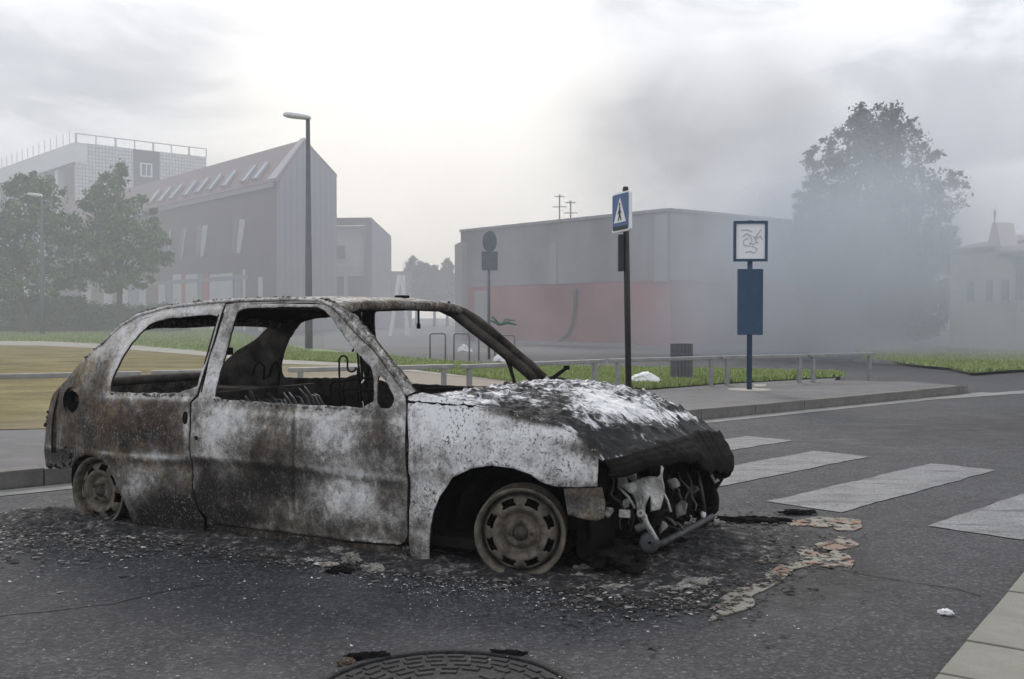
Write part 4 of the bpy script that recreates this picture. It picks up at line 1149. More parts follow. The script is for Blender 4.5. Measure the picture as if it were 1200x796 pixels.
# low knee rails
RAIL_Z = .545
def rail(x0, y0, x1, y1, posts, label, endcap=True):
    def rp(px, py): return G(px, py, RAIL_Z)
    a, b_ = rp(x0, y0), rp(x1, y1)
    mid = (a + b_) / 2; rz = math.atan2(b_.y - a.y, b_.x - a.x); ln = (b_ - a).length
    t = empty('knee_rail', (mid.x, mid.y, Z_P), rz)
    bm = bmesh.new(); bx(bm, (0, 0, RAIL_Z - Z_P), (ln, .075, .055), bevel=.014); obj('rail', bm, M_RAIL, t)
    pm = None
    for px in posts:
        # where the post's column meets the rail's line in plan
        r_ = ray(px, 420); k = None
        dx, dy = b_.x - a.x, b_.y - a.y
        s = (a.y * r_.x - a.x * r_.y) / (dx * r_.y - dy * r_.x)
        lx = (s - .5) * ln
        if pm is None:
            bm = bmesh.new(); bx(bm, (0, 0, (RAIL_Z - Z_P) / 2 - .02), (.06, .05, RAIL_Z - Z_P), bevel=.008); pm = obj('post', bm, M_RAIL, t)
        else: pm2 = share(pm, t); pm = pm2
        pm.location = (lx, 0, 0)
    tag(t, label, 'barrier', 'low grey knee rails along the pavement')
    return t
rail(-75, 443, 165, 438, [-60, 143], 'low grey knee rail at the far left of the photograph, behind the car tail')
rail(177, 437.3, 330, 434.2, [197, 312], 'low knee rail seen through the rear side window of the burnt car')
rail(338, 433.8, 532, 429.5, [352, 520], 'low knee rail seen through the door window, ending inside the windscreen opening')
rail(541, 430, 708, 423.2, [550, 697], 'low knee rail starting in the windscreen opening, ending left of the crossing sign')
rail(714, 422.8, 843, 419.2, [724, 833], 'low knee rail directly behind the crossing sign pole and white bag')
rail(846, 419.2, 945, 417, [852, 937], 'low knee rail behind the blue stop post')
rail(948, 417, 1024, 415, [953, 1019], 'rightmost low knee rail, at the pavement corner')
# pedestrian crossing sign
Y0 = 12.0
pb = PY(737, 466, Y0)
ps = empty('crossing_sign', (pb.x, pb.y, Z_P))
tag(ps, 'blue pedestrian crossing sign seen at a slant on a dark pole', 'road sign')
top = PY(733, 222, Y0); hgt = top.z - Z_P
lean = top.x - pb.x
bm = bmesh.new(); tube(bm, [(0, 0, 0), (lean * .5, 0, hgt * .5), (lean, 0, hgt)], .036, 14); obj('pole', bm, M_DKPOLE, ps, True)
bm = bmesh.new(); bx(bm, (lean, 0, hgt + .01), (.06, .06, .04), bevel=.01); obj('pole_cap', bm, M_DKPOLE, ps)
sz0 = PY(733, 272, Y0).z - Z_P; sz1 = PY(733, 226, Y0).z - Z_P
signE = Matrix.Translation((lean - .018, -.03, (sz0 + sz1) / 2)) @ Matrix.Rotation(R(-72), 4, 'Z')
hh_ = (sz1 - sz0) / 2
def splate(name, mat, pts, y, th, parent, M):
    bm = bmesh.new()
    f0 = [bm.verts.new(M @ Vector((p[0], y, p[1]))) for p in pts]; f1 = [bm.verts.new(M @ Vector((p[0], y - th, p[1]))) for p in pts]
    bm.faces.new(f0); bm.faces.new(f1[::-1])
    for i in range(len(pts)):
        j = (i + 1) % len(pts); bm.faces.new((f0[i], f1[i], f1[j], f0[j]))
    bmesh.ops.recalc_face_normals(bm, faces=bm.faces[:])
    return obj(name, bm, mat, parent)
def rrect(w_, h, r_=.03, n=4):
    out = []
    for (cx, cy, a0) in ((w_ - r_, h - r_, 0), (-w_ + r_, h - r_, 90), (-w_ + r_, -h + r_, 180), (w_ - r_, -h + r_, 270)):
        out += [(cx + r_ * math.cos(R(a0 + 90 * k / n)), cy + r_ * math.sin(R(a0 + 90 * k / n))) for k in range(n + 1)]
    return out
splate('sign_back', M_WHITE, rrect(.245, hh_), -.01, .035, ps, signE)
splate('sign_face', M_BLUE2, rrect(.225, hh_ - .02), -.047, .004, ps, signE)
splate('sign_triangle', M_WHITE, [(-.17, -.12), (.17, -.12), (0, .17)], -.053, .003, ps, signE)
splate('sign_stripe', M_BLACK, [(-.19, -.205), (.19, -.205), (.19, -.165), (-.19, -.165)], -.053, .003, ps, signE)
man = [(-.012, .07), (.012, .07), (.02, .02), (.05, -.01), (.045, -.02), (.015, .0), (.02, -.035), (.055, -.095), (.035, -.105), (.0, -.05), (-.035, -.105), (-.055, -.10), (-.02, -.035), (-.018, .0), (-.05, -.03), (-.055, -.018), (-.02, .03)]
splate('pictogram_walker', M_BLACK, man, -.058, .002, ps, signE)
splate('pictogram_head', M_BLACK, [(.018 * math.cos(R(a)), .09 + .018 * math.sin(R(a))) for a in range(0, 360, 30)], -.058, .002, ps, signE)
bz0 = PY(733, 318, Y0).z - Z_P; bz1 = PY(733, 275, Y0).z - Z_P
bm = bmesh.new(); bx(bm, (lean - .055, 0, (bz0 + bz1) / 2), (.06, .12, bz1 - bz0), bevel=.006); obj('sign_box', bm, M_DKPOLE, ps)
bm = bmesh.new(); bx(bm, (lean - .055, -.062, (bz0 + bz1) / 2), (.035, .004, (bz1 - bz0) * .8)); obj('box_slot', bm, M_BLACK, ps)

# blue stop post
Y1 = 14.6
pb = PY(878, 461, Y1)
bs = empty('stop_post', (pb.x, pb.y, Z_P), R(-4)); tag(bs, 'blue post with framed white panel above a solid blue panel on the pavement', 'stop sign post')
def bz(y): return PY(878, y, Y1).z - Z_P
bm = bmesh.new(); tube(bm, [(0, 0, 0), (0, 0, bz(262))], .038, 14); obj('pole', bm, M_BLUE, bs, True)
bm = bmesh.new(); bx(bm, (0, 0, bz(260.5)), (.07, .06, .05), bevel=.012); obj('pole_cap', bm, M_DKPOLE, bs)
k = Y1 / FPX
bm = bmesh.new(); bx(bm, (0, -.03, bz(354)), (29 * k, .09, 77 * k), bevel=.012); obj('blue_panel', bm, M_BLUE, bs)
zc_ = bz(283); w2, h2 = 19.5 * k, 23.5 * k
bm = bmesh.new()
fr = .035
bx(bm, (0, -.03, zc_ + h2 - fr / 2), (2 * w2, .08, fr)); bx(bm, (0, -.03, zc_ - h2 + fr / 2), (2 * w2, .08, fr))
bx(bm, (-w2 + fr / 2, -.03, zc_), (fr, .078, 2 * h2 - 2 * fr)); bx(bm, (w2 - fr / 2, -.03, zc_), (fr, .078, 2 * h2 - 2 * fr))
obj('panel_frame', bm, M_BLUE, bs)
bm = bmesh.new(); bx(bm, (0, -.02, zc_), (2 * w2 - 2 * fr, .05, 2 * h2 - 2 * fr)); obj('white_panel', bm, M_WHITE, bs)
M_SCRIB = simple('faded_print', (.42, .42, .43), .6)
bm = bmesh.new()
rl = random.Random(12)
def sc(u, v): return (u * (w2 - fr) * .9, -.049, zc_ + v * (h2 - fr) * .9)
for path in ([(-.6, .3), (-.3, .5), (0, .35), (.1, .0), (-.1, -.3), (-.5, -.25), (-.55, .05), (-.2, .2)], [(.8, .75), (.5, .4), (.35, .1), (.6, -.1)], [(-.4, -.7), (0, -.6), (.3, -.75), (.5, -.45), (.1, -.3)], [(-.7, .7), (-.2, .72), (.1, .6)], [(.2, .3), (.5, .15), (.75, .35), (.9, .1)], [(-.1, -.1), (.25, -.2), (.45, .0)]):
    tube(bm, [sc(*p) for p in path], .009, 5)
o = obj('faded_drawing', bm, M_SCRIB, bs); o['kind'] = 'stuff'
bm = bmesh.new(); lathe(bm, [(.0005, .012), (.30, .012), (.31, .0)], 32); obj('footing', bm, M_PATH, bs)
bp_ = sheet('pavement_patch', [G(p[0], p[1], .12) for p in [(883, 453.5), (897, 453.5), (898, 450.5), (884, 450.5)]], .123, M_PATH)

# round sign and plate seen from behind
Y2 = 25.0
pb = PY(573, 421, Y2); rs = empty('round_sign', (pb.x, pb.y, Z_P)); tag(rs, 'grey back of a round sign over a square plate on a thin pole', 'road sign')
def rz_(y): return PY(573, y, Y2).z - Z_P
bm = bmesh.new(); tube(bm, [(0, 0, 0), (.0, 0, rz_(272))], .035, 10); obj('pole', bm, M_GREYSIGN, rs, True)
ME_ = Matrix.Translation((.02, -.05, rz_(283))) @ Matrix.Rotation(R(52), 4, 'Z')
kk = Y2 / FPX
bm = bmesh.new(); lathe(bm, [(.0005, -.015), (13 * kk * .95, -.015), (13 * kk * .95, .015), (.0005, .015)], 32, axis='Y', M=ME_); obj('round_plate', bm, M_GREYSIGN, rs)
bm = bmesh.new(); bx(bm, (.02, -.05, rz_(306)), (19 * kk, .03, 22 * kk), rz=R(8), bevel=.01); obj('square_plate', bm, M_GREYSIGN, rs)

# litter bin
Y3 = 16.6
pb = PY(798.5, 450, Y3); bn = empty('litter_bin', (pb.x, pb.y, .134)); tag(bn, 'slatted grey litter bin standing behind the knee rail', 'litter bin')
bh = PY(798, 403, Y3).z - .13; br = 13 * Y3 / FPX
bm = bmesh.new(); lathe(bm, [(.0005, 0), (br * .86, 0), (br * .88, bh * .9), (br * .84, bh * .9), (.0005, bh * .86)], 24); obj('liner', bm, M_BIN, bn, True)
bm = bmesh.new(); bx(bm, (br * .95, 0, bh * .5), (.02, .05, bh), bevel=.004); s0 = obj('slat', bm, M_BIN, bn)
for q in range(1, 20): share(s0, bn, rot=(0, 0, 2 * math.pi * q / 20))
bm = bmesh.new(); lathe(bm, [(br * .9, bh * .70), (br * 1.02, bh * .70), (br * 1.02, bh * .74), (br * .9, bh * .74), (br * .9, bh * .70)], 24); obj('hoop', bm, M_BIN, bn, True)

# white bags on the grass
def bag(px, py, Y, w_, h, label, seed):
    p = PY(px, py, Y); bm = bmesh.new(); r0 = bmesh.ops.create_icosphere(bm, subdivisions=4, radius=1)
    for v in r0['verts']:
        c_ = v.co.copy(); k_ = 1 + .35 * noise.noise(c_ * 1.3 + Vector((seed, 0, 0))) + .16 * noise.noise(c_ * 4.5 + Vector((0, seed, 0)))
        z = c_.z * h * k_
        if c_.z < -.2: z = -.2 * h
        z += h * .3 * max(0, 1 - abs(c_.x + .25) * 1.6)
        v.co = Vector((c_.x * w_ * k_, c_.y * w_ * .6 * k_, z))
    o = obj('plastic_bag', bm, M_BAG, None, False); o.location = (p.x, p.y, .13 + h * .2)
    return tag(o, label, 'plastic bag')
bag(757, 449, 15.6, .24, .14, 'white crumpled plastic bag on the grass between sign pole and bin', 3)
bag(786, 452, 15.4, .05, .03, 'tiny white scrap of plastic left of the bin foot', 5)

# bicycle hoops
def hoop(x0, x1, yt, yb, Y, label):
    a = PY(x0, yb, Y); b_ = PY(x1, yb, Y); zt = PY(x0, yt, Y).z
    c_ = (a + b_) / 2; hw = (b_.x - a.x) / 2
    z0 = 0.0; bm = bmesh.new(); rr = .07
    pts = [(-hw, 0, 0), (-hw, 0, zt - rr)] + [(-hw + rr - rr * math.cos(q), 0, zt - rr + rr * math.sin(q)) for q in (.4, .8, 1.2, 1.57)] + [(hw - rr + rr * math.sin(q), 0, zt - rr + rr * math.cos(q)) for q in (0, .4, .8, 1.2)] + [(hw, 0, zt - rr), (hw, 0, 0)]
    tube(bm, pts, .022, 8); o = obj('bike_hoop', bm, M_GREYSIGN, None, True); o.location = (c_.x, Y, 0)
    return tag(o, label, 'bicycle hoop', 'bicycle hoops on the forecourt')
hoop(504, 522, 391, 423, 27, 'leftmost steel bicycle hoop seen through the windscreen opening')
hoop(532, 550, 391, 423, 27, 'second bicycle hoop from the left, left of the round sign pole')
hoop(561, 580, 393, 423, 27.4, 'third bicycle hoop, round the foot of the round sign pole')
hoop(586, 603, 393, 423, 28, 'rightmost bicycle hoop, half hidden by the windscreen pillar')
# wrecked bits of greenery and white refuse by the hoops
p = PY(590, 380, 27)
bm = bmesh.new()
tube(bm, [(-.35, 0, .1), (-.1, .05, .0), (.12, 0, .05), (.35, 0, -.02)], [.02, .05, .05, .02], 7); tube(bm, [(-.3, 0, .2), (-.15, .02, .05)], .03, 6); tube(bm, [(-.05, .0, .0), (.05, 0, .12), (.3, 0, .1)], .02, 6)
o = obj('refuse_heap', bm, simple('green_plastic', (.05, .11, .08), .6)); o.location = (p.x, 27, p.z)
tag(o, 'green twisted strap tangled above the white refuse beside the round sign pole', 'refuse')
for (px, py, Y, w_, h, lb, sd_) in ((586, 412, 26.5, .16, .14, 'white refuse bag low between the hoops', 11), (596, 398, 27.6, .28, .30, 'pale grey refuse sack behind the windscreen pillar', 12), (545, 400, 34, .22, .16, 'white refuse bag on the forecourt inside the second hoop', 13)):
    b0 = bag(px, py, Y, w_, h, lb, sd_); b0.location.z = h * .2
bag(599, 423, 25.6, .12, .08, 'small white bag beneath the windscreen pillar at the lawn edge', 14)
bpY = bag(365, 441, 13.2, .5, .10, 'pale heap on the sand seen under the rail in the door window', 15)

# street lamps
def lamp(px, ytop, Y, label, r0, r1, zb):
    b0 = PY(px, 400, Y); t = empty('street_lamp', (b0.x, Y, zb)); h = PY(px, ytop, Y).z - zb
    bm = bmesh.new(); tube(bm, [(0, 0, 0), (0, 0, h * .25), (0, 0, h)], [r0, r0 * .9, r1], 14); obj('pole', bm, M_LAMP, t, True)
    bm = bmesh.new(); bx(bm, (0, 0, .01), (r0 * 3.2, r0 * 3.2, .03), bevel=.005); obj('base_plate', bm, M_LAMP, t)
    bm = bmesh.new(); ln = .86; hd = []
    prof_ = [(.10, .03), (.04, .075), (-.15, .10), (-.45, .11), (-.66, .10), (-.78, .05)]
    rings = []
    for (x, wv) in prof_:
        ring = []
        for q in range(12):
            a = 2 * math.pi * q / 12
            ring.append(bm.verts.new((x, wv * 1.3 * math.cos(a), h + .05 - x * .12 + wv * 1.15 * math.sin(a) * (1 if math.sin(a) > 0 else .7))))
        rings.append(ring)
    for i in range(len(rings) - 1):
        for q in range(12): bm.faces.new((rings[i][q], rings[i][(q + 1) % 12], rings[i + 1][(q + 1) % 12], rings[i + 1][q]))
    bm.faces.new(rings[0][::-1]); bm.faces.new(rings[-1]); bmesh.ops.recalc_face_normals(bm, faces=bm.faces[:])
    obj('lamp_head', bm, M_GALV, t, True)
    return tag(t, label, 'street lamp', 'street lamps')
lamp(362, 140, 33, 'tall street lamp rising before the sloped-roof building, head to the left', .125, .065, .12)
lamp(50, 231, 56, 'farther street lamp before the trees at the left', .13, .07, .12)

# A-shaped frame
pA = PY(469, 352, 60)
bm = bmesh.new()
kA = 60 / FPX
za = PY(470, 322, 60).z
for (xa, xb, y_) in ((0, -7, 0), (0, 7, 0), (-3, -9, .5), (3, 4, .5)):
    tube(bm, [(xa * kA, y_, za), (xb * kA * 1.5, y_, 0)], .08, 6)
o = obj('trestle_frame', bm, M_WHITE); o.location = (pA.x, 60, 0); tag(o, 'white A-shaped frame standing far off behind the car roof', 'frame'); o['kind'] = 'stuff'; del o['kind']

# ================================================================ BUILDINGS
def wall_s(A, d, px, py):           # plan ray onto vertical wall plane through A with direction d -> (s, z)
    r_ = ray(px, py); s = (r_.x * A.y - r_.y * A.x) / (d.x * r_.y - d.y * r_.x)
    P = A + d * s; t = P.y / r_.y
    return s, CAM_H + r_.z * t
def wall_box(name, A, d, n, s0, s1, z0, z1, proud, depth, mat, parent, bevel=0):
    c_ = A + d * ((s0 + s1) / 2) + n * (proud - depth / 2)
    bm = bmesh.new(); bx(bm, (c_.x, c_.y, (z0 + z1) / 2), (abs(s1 - s0), depth, z1 - z0), rz=math.atan2(d.y, d.x), bevel=bevel)
    return obj(name, bm, mat, parent)
def wall_poly(name, A, d, n, pts, proud, depth, mat, parent):
    bm = bmesh.new()
    f0 = [bm.verts.new(A + d * s + n * proud + Vector((0, 0, z - A.z))) for s, z in pts]
    f1 = [bm.verts.new(A + d * s + n * (proud - depth) + Vector((0, 0, z - A.z))) for s, z in pts]
    bm.faces.new(f0); bm.faces.new(f1[::-1])
    for i in range(len(pts)):
        j = (i + 1) % len(pts); bm.faces.new((f0[i], f1[i], f1[j], f0[j]))
    bmesh.ops.recalc_face_normals(bm, faces=bm.faces[:])
    return obj(name, bm, mat, parent)
def clad(name, c1, c2, sc_, dirr='X', rough=.6):
    m, nt, b = new_mat(name)
    t = nt.nodes.new('ShaderNodeTexCoord').outputs['Object']
    wv = nt.nodes.new('ShaderNodeTexWave'); wv.bands_direction = dirr; wv.inputs['Scale'].default_value = sc_; wv.inputs['Distortion'].default_value = .0; L(nt, t, wv.inputs['Vector'])
    f = ramp(nt, wv.outputs['Fac'], [(.0, 0.0), (.25, 1.0)])
    c = mixc(nt, f, c1, c2); c = mixc(nt, math_n(nt, 'MULTIPLY', noise_n(nt, t, .4, 5), .35), c, tuple(x * 1.5 for x in c2))
    L(nt, c, b.inputs['Base Color']); b.inputs['Roughness'].default_value = rough; return m
M_CLAD = clad('purple_grey_cladding', (.05, .035, .042), (.085, .058, .070), 1.1, 'X')
M_CLADG = clad('grey_gable_cladding', (.12, .115, .14), (.17, .165, .19), .9, 'X')
M_ROOFC = clad('purple_roof_cladding', (.095, .058, .062), (.14, .09, .095), 1.0, 'Z')
M_TRIM = simple('pale_trim', (.34, .33, .35), .6, 0, .08)
M_GLAZ = simple('dark_glazing', (.05, .055, .075), .15, 0, .2, 1)
M_SKYL = simple('skylight_glass', (.26, .28, .31), .12, .2, .1, 1)
M_PALE = simple('pale_facade_panel', (.40, .39, .40), .7, 0, .08, 1)
M_RED = simple('red_panel', (.33, .055, .04), .6, 0, .1)
M_TEAL = simple('teal_glazing', (.10, .15, .16), .3, 0, .2)
M_BRN = simple('brown_panel', (.14, .085, .07), .7, 0, .2)
bA = empty('sloped_roof_building', (0, 0, 0)); tag(bA, 'modern dark purple-grey building with steep roof, skylights and tall windows', 'building')
C0 = PY(328, 371, 80); C0.z = 0
dL_ = Vector((-.636, .771, 0)).normalized(); dG = Vector((.5, .866, 0)).normalized()
nL = Vector((-dL_.y, dL_.x, 0)) ; nL = nL if nL.y < 0 else -nL
nG = Vector((dG.y, -dG.x, 0)); nG = nG if nG.y < 0 else -nG
sL, zE = wall_s(C0, dL_, 328.5, 213)
sA, zA = wall_s(C0, dG, 358, 165.5); sR, zR = wall_s(C0, dG, 394.5, 207)
LEN = 60
# gable wall (polygon prism) and long wall
wall_poly('gable_wall', C0, dG, nG, [(0, 0), (sR, 0), (sR, zR), (sA, zA), (.15, zE + .2)], 0, .4, M_CLADG, bA)
wall_box('long_wall', C0, dL_, nL, .42, LEN, 0, zE, 0, .4, M_CLAD, bA)
apex = C0 + dG * sA
bm = bmesh.new()
a0 = C0 + Vector((0, 0, zE)) + nL * .25; a1 = a0 + dL_ * LEN; b0 = apex + Vector((0, 0, zA)); b1 = b0 + dL_ * LEN
c0v = C0 + dG * sR + Vector((0, 0, zR)); c1v = c0v + dL_ * LEN
vs = [bm.verts.new(p) for p in (a0, a1, b1, b0, c1v, c0v)]
bm.faces.new((vs[0], vs[1], vs[2], vs[3])); bm.faces.new((vs[3], vs[2], vs[4], vs[5]))
ro = obj('roof', bm, M_ROOFC, bA); md = ro.modifiers.new('t', 'SOLIDIFY'); md.thickness = .3; md.offset = 0
# trim along the gable edge
bm = bmesh.new()
up = Vector((0, 0, .25))
q0 = a0 + dL_ * .05 + up; q1 = b0 + up + dL_ * .05
wv = dL_ * 1.5
vv = [bm.verts.new(p) for p in (q0, q1, q1 + wv * .5, q0 + wv)]
bm.faces.new(vv); o = obj('roof_trim', bm, M_TRIM, bA); md = o.modifiers.new('t', 'SOLIDIFY'); md.thickness = .15; md.offset = 0
wall_box('eave_trim', C0, dL_, nL, .5, LEN, zE - .35, zE + .05, .30, .12, M_CLADG, bA)
wall_box('corner_trim', C0, dG, nG, -.0, .5, 0, zE, .05, .06, M_TRIM if False else M_CLADG, bA)
# skylights lying in the roof slope
slope = (b0 - a0)
for px in (178, 191, 204, 221, 235, 250, 267, 290, 304):
    sp0, _ = wall_s(C0, dL_, px, 235)
    base = a0 + dL_ * sp0
    p0 = base + slope * .12; p1 = base + slope * .52
    nrm = slope.cross(dL_).normalized(); nrm = nrm if nrm.z > 0 else -nrm
    wvv = dL_ * .75
    bm = bmesh.new(); vv = [bm.verts.new(p + nrm * .30) for p in (p0, p1, p1 + wvv, p0 + wvv)]; bm.faces.new(vv)
    f = obj('skylight', bm, M_SKYL, bA); md = f.modifiers.new('t', 'SOLIDIFY'); md.thickness = .2; md.offset = 0
    bm = bmesh.new(); vv = [bm.verts.new(p + nrm * .33) for p in (p0 + wvv, p1 + wvv, p1 + wvv * 1.5, p0 + wvv * 1.5)]; bm.faces.new(vv)
    g = obj('skylight_reveal', bm, M_GLAZ, f); md = g.modifiers.new('t', 'SOLIDIFY'); md.thickness = .2; md.offset = 0
# tall slanted windows on the long wall
for (dk_, pa_) in (([(270, 297), (278, 297), (282, 258), (275, 256)], [(278, 297), (282.5, 296.5), (289, 258), (282, 257)]), ([(228, 301), (236, 301), (238.5, 264), (232, 264)], [(236, 301), (239.5, 300), (245, 264), (238.5, 264)]), ([(209, 303), (213, 303), (218, 268), (212.5, 268)], [(213, 303), (214, 303), (219.5, 268), (218, 268)]), ([(192, 304), (197, 304), (200, 270), (195, 270)], [(197, 304), (198, 304), (201.5, 270), (200, 270)])):
    wf = wall_poly('tall_window', C0, dL_, nL, [wall_s(C0, dL_, *q) for q in dk_], .06, .1, M_GLAZ, bA)
    wall_poly('window_reveal', C0, dL_, nL, [wall_s(C0, dL_, *q) for q in pa_], .10, .1, M_TRIM, wf)
# ground floor panels
xs = [(96, 107, 'p'), (109, 122, 'b'), (122, 132, 'p'), (133, 141, 'b'), (142, 150, 'p'), (151, 162, 't'), (163, 171, 'p'), (172, 185, 'b'), (186, 194, 'p'), (195, 202, 't'), (203, 213, 'p'), (214, 218, 'r'), (218, 232, 'p'), (233, 238, 't'), (239, 245, 'r'), (246, 273, 'p'), (275, 283, 'g'), (285, 288, 'p'), (303, 308, 'p')]
mm = {'p': M_PALE, 'b': M_BRN, 't': M_TEAL, 'r': M_RED, 'g': M_CLADG}
for (xa, xb, kd_) in xs:
    s0, z1 = wall_s(C0, dL_, xa, 330 if xa < 200 else 322 if xa < 280 else 316 if xa < 300 else 325); s1, _ = wall_s(C0, dL_, xb, 330)
    wall_box('facade_panel', C0, dL_, nL, s1, s0, 0, z1, .05 if kd_ in 'pr' else .02, .1, mm[kd_], bA)
s0, z0 = wall_s(C0, dL_, 90, 312); 
wall_box('storey_band', C0, dL_, nL, 5.5, LEN, z1 - .1, z1 + .25, .08, .1, M_CLADG, bA)

# white tiled tower behind
def tile_mat():
    m, nt, b = new_mat('white_tile_cladding')
    t = nt.nodes.new('ShaderNodeTexCoord').outputs['Generated']
    br = nt.nodes.new('ShaderNodeTexBrick'); L(nt, mapping(nt, t, scale=(34, 1, 34)), br.inputs['Vector'])
    br.inputs['Color1'].default_value = (.80, .79, .77, 1); br.inputs['Color2'].default_value = (.66, .66, .64, 1); br.inputs['Mortar'].default_value = (.26, .26, .27, 1)
    br.inputs['Scale'].default_value = 1; br.inputs['Mortar Size'].default_value = .07; br.inputs['Brick Width'].default_value = .8; br.inputs['Row Height'].default_value = .8; br.offset = 0
    sep_ = nt.nodes.new('ShaderNodeSeparateXYZ'); L(nt, t, sep_.inputs[0]); cb = nt.nodes.new('ShaderNodeCombineXYZ')
    L(nt, math_n(nt, 'MULTIPLY', sep_.outputs[0], 34), cb.inputs[0]); L(nt, math_n(nt, 'MULTIPLY', sep_.outputs[2], 40), cb.inputs[1]); L(nt, cb.outputs[0], br.inputs['Vector'])
    L(nt, br.outputs[0], b.inputs['Base Color']); b.inputs['Roughness'].default_value = .6; return m
M_TILE = tile_mat()
M_TOWER = simple('tower_concrete', (.66, .65, .64), .8, 0, .1, .5)
M_TDARK = simple('tower_dark_bay', (.045, .04, .045), .7, 0, .15, .5)
bT = empty('tiled_tower_block', (0, 0, 0)); tag(bT, 'tall pale block with small white tiles and a rooftop railing', 'building')
T0 = PY(91, 371, 130); T0.z = 0
dR_ = Vector((PY(243, 371, 142).x - T0.x, 142 - 130, 0)); TRL = dR_.length; dR_.normalize()
dQ = Vector((PY(-60, 371, 176).x - T0.x, 176 - 130, 0)); TQL = dQ.length; dQ.normalize()
nR_ = Vector((dR_.y, -dR_.x, 0)); nR_ = nR_ if nR_.y < 0 else -nR_
nQ = Vector((dQ.y, -dQ.x, 0)); nQ = nQ if nQ.y < 0 else -nQ
_, zT = wall_s(T0, dR_, 91, 167)
wall_box('tiled_wall', T0, dR_, nR_, 0, TRL, 0, zT, 0, .6, M_TILE, bT)
wall_box('side_wall', T0, dQ, nQ, .62, TQL, 0, zT - 2.5, -1.2, .6, M_TDARK, bT)
wall_box('parapet', T0, dQ, nQ, .0, TQL, zT - 2.5, zT - .02, .25, 1.6, M_TOWER, bT)
c_ = T0 + dR_ * TRL / 2 + dQ * TQL / 2
bm = bmesh.new(); vv = [bm.verts.new(p + Vector((0, 0, zT - .1))) for p in (T0, T0 + dR_ * TRL, T0 + dR_ * TRL + dQ * TQL, T0 + dQ * TQL)]; bm.faces.new(vv); obj('flat_roof', bm, M_TOWER, bT)
wall_box('side_column', T0, dQ, nQ, .7, 4, 0, zT - 2.5, .05, 1.0, M_BRN, bT)
wall_box('side_window', T0, dQ, nQ, 1.2, 3.6, zT - 6.5, zT - 3, .12, .3, M_TDARK, bT)
for q in range(6):
    wall_box('side_column', T0, dQ, nQ, 8 + q * 7, 9.2 + q * 7, 0, zT - 2.5, -.4, .8, M_TOWER, bT)
sa, za_ = wall_s(T0, dR_, 156, 175); sb, zb_ = wall_s(T0, dR_, 187, 215)
wall_box('dark_bay', T0, dR_, nR_, sa, sb, zb_ - 8, za_, .05, .3, M_TDARK, bT)
s0, z0 = wall_s(T0, dR_, 164, 207); s1, z1 = wall_s(T0, dR_, 178, 192)
wf = wall_box('window', T0, dR_, nR_, s0, s1, z0, z1, .15, .2, M_WHITE, bT)
wall_box('pane', T0, dR_, nR_, s0 + .25, (s0 + s1) / 2 - .1, z0 + .2, z1 - .2, .2, .1, M_GLAZ, wf)
wall_box('pane', T0, dR_, nR_, (s0 + s1) / 2 + .1, s1 - .25, z0 + .2, z1 - .2, .2, .1, M_GLAZ, wf)
for z_off in (.0,):
    bm = bmesh.new()
    P0 = T0 + Vector((0, 0, zT)); 
    tube(bm, [P0 + Vector((0, 0, 1.1)), P0 + dR_ * TRL + Vector((0, 0, 1.1))], .07, 6)
    obj('roof_railing', bm, M_GALV, bT)
for q in range(8):
    p = T0 + dR_ * (TRL * q / 7) + Vector((0, 0, zT))
    bm = bmesh.new(); tube(bm, [p, p + Vector((0, 0, 1.15))], .08 if q % 2 else .14, 6); obj('railing_post', bm, M_GALV, bT)
for q in range(24):
    p = T0 + dQ * (2 + TQL * q / 26) + Vector((0, 0, zT)) + nQ * .1
    bm = bmesh.new(); tube(bm, [p, p + Vector((0, 0, 1.6))], .05, 5); obj('railing_post', bm, M_GALV, bT)

# boxy building with slanted end
bB = empty('box_frame_building', (0, 0, 0)); tag(bB, 'small boxy grey building with recessed white panel and slanted roof end', 'building')
B0 = PY(436, 371, 100); B0.z = 0
dl = Vector((-1, .12, 0)).normalized(); dr = Vector((.40, .92, 0)).normalized()
nl = Vector((0, -1, 0)); nr = Vector((dr.y, -dr.x, 0)); nl = Vector((dl.y, -dl.x, 0)); nl = nl if nl.y < 0 else -nl
_, zb0 = wall_s(B0, dl, 436, 255.5); sl, zb1 = wall_s(B0, dl, 390, 254)
s2, z2 = wall_s(B0, dr, 458.5, 277)
wall_poly('slanted_wall', B0, dr, nr, [(0, 0), (s2, 0), (s2, z2), (0, zb0)], 0, .3, M_CLADG, bB)
so0, zo0 = wall_s(B0, dl, 428.5, 310); so1, zo1 = wall_s(B0, dl, 390, 264.5)
wall_box('frame_top', B0, dl, nl, -.02, sl, zo1, zb0, .5, .6, M_CLAD, bB); wall_box('frame_side', B0, dl, nl, -.02, so0, 0, zo1, .5, .6, M_CLAD, bB)
_, zl0 = wall_s(B0, dl, 410, 324)
wall_box('white_panel', B0, dl, nl, so0, sl, zo0 - .2, zo1, -.4, .3, M_PALE, bB); wall_box('balcony', B0, dl, nl, so0, sl, zl0, zo0 - .2, .3, .4, M_TRIM, bB); wall_box('lower_wall', B0, dl, nl, so0, sl, 0, zl0, 0, .3, M_CLAD, bB)
sp1, _ = wall_s(B0, dl, 408, 340); wall_box('column', B0, dl, nl, sp1, sp1 + .35, 0, zl0, .3, .3, M_TRIM, bB)
sw, zw0 = wall_s(B0, dl, 403, 303); _, zw1 = wall_s(B0, dl, 403, 288); wall_box('window', B0, dl, nl, sw, sw + .9, zw0, zw1, -.05, .3, M_GLAZ, bB)
bB2 = wall_box('low_block', PY(452, 371, 110), Vector((1, .1, 0)).normalized(), Vector((.1, -1, 0)).normalized(), 0, 2.8, 0, PY(470, 318, 110).z, 0, 3, M_CLADG, None)
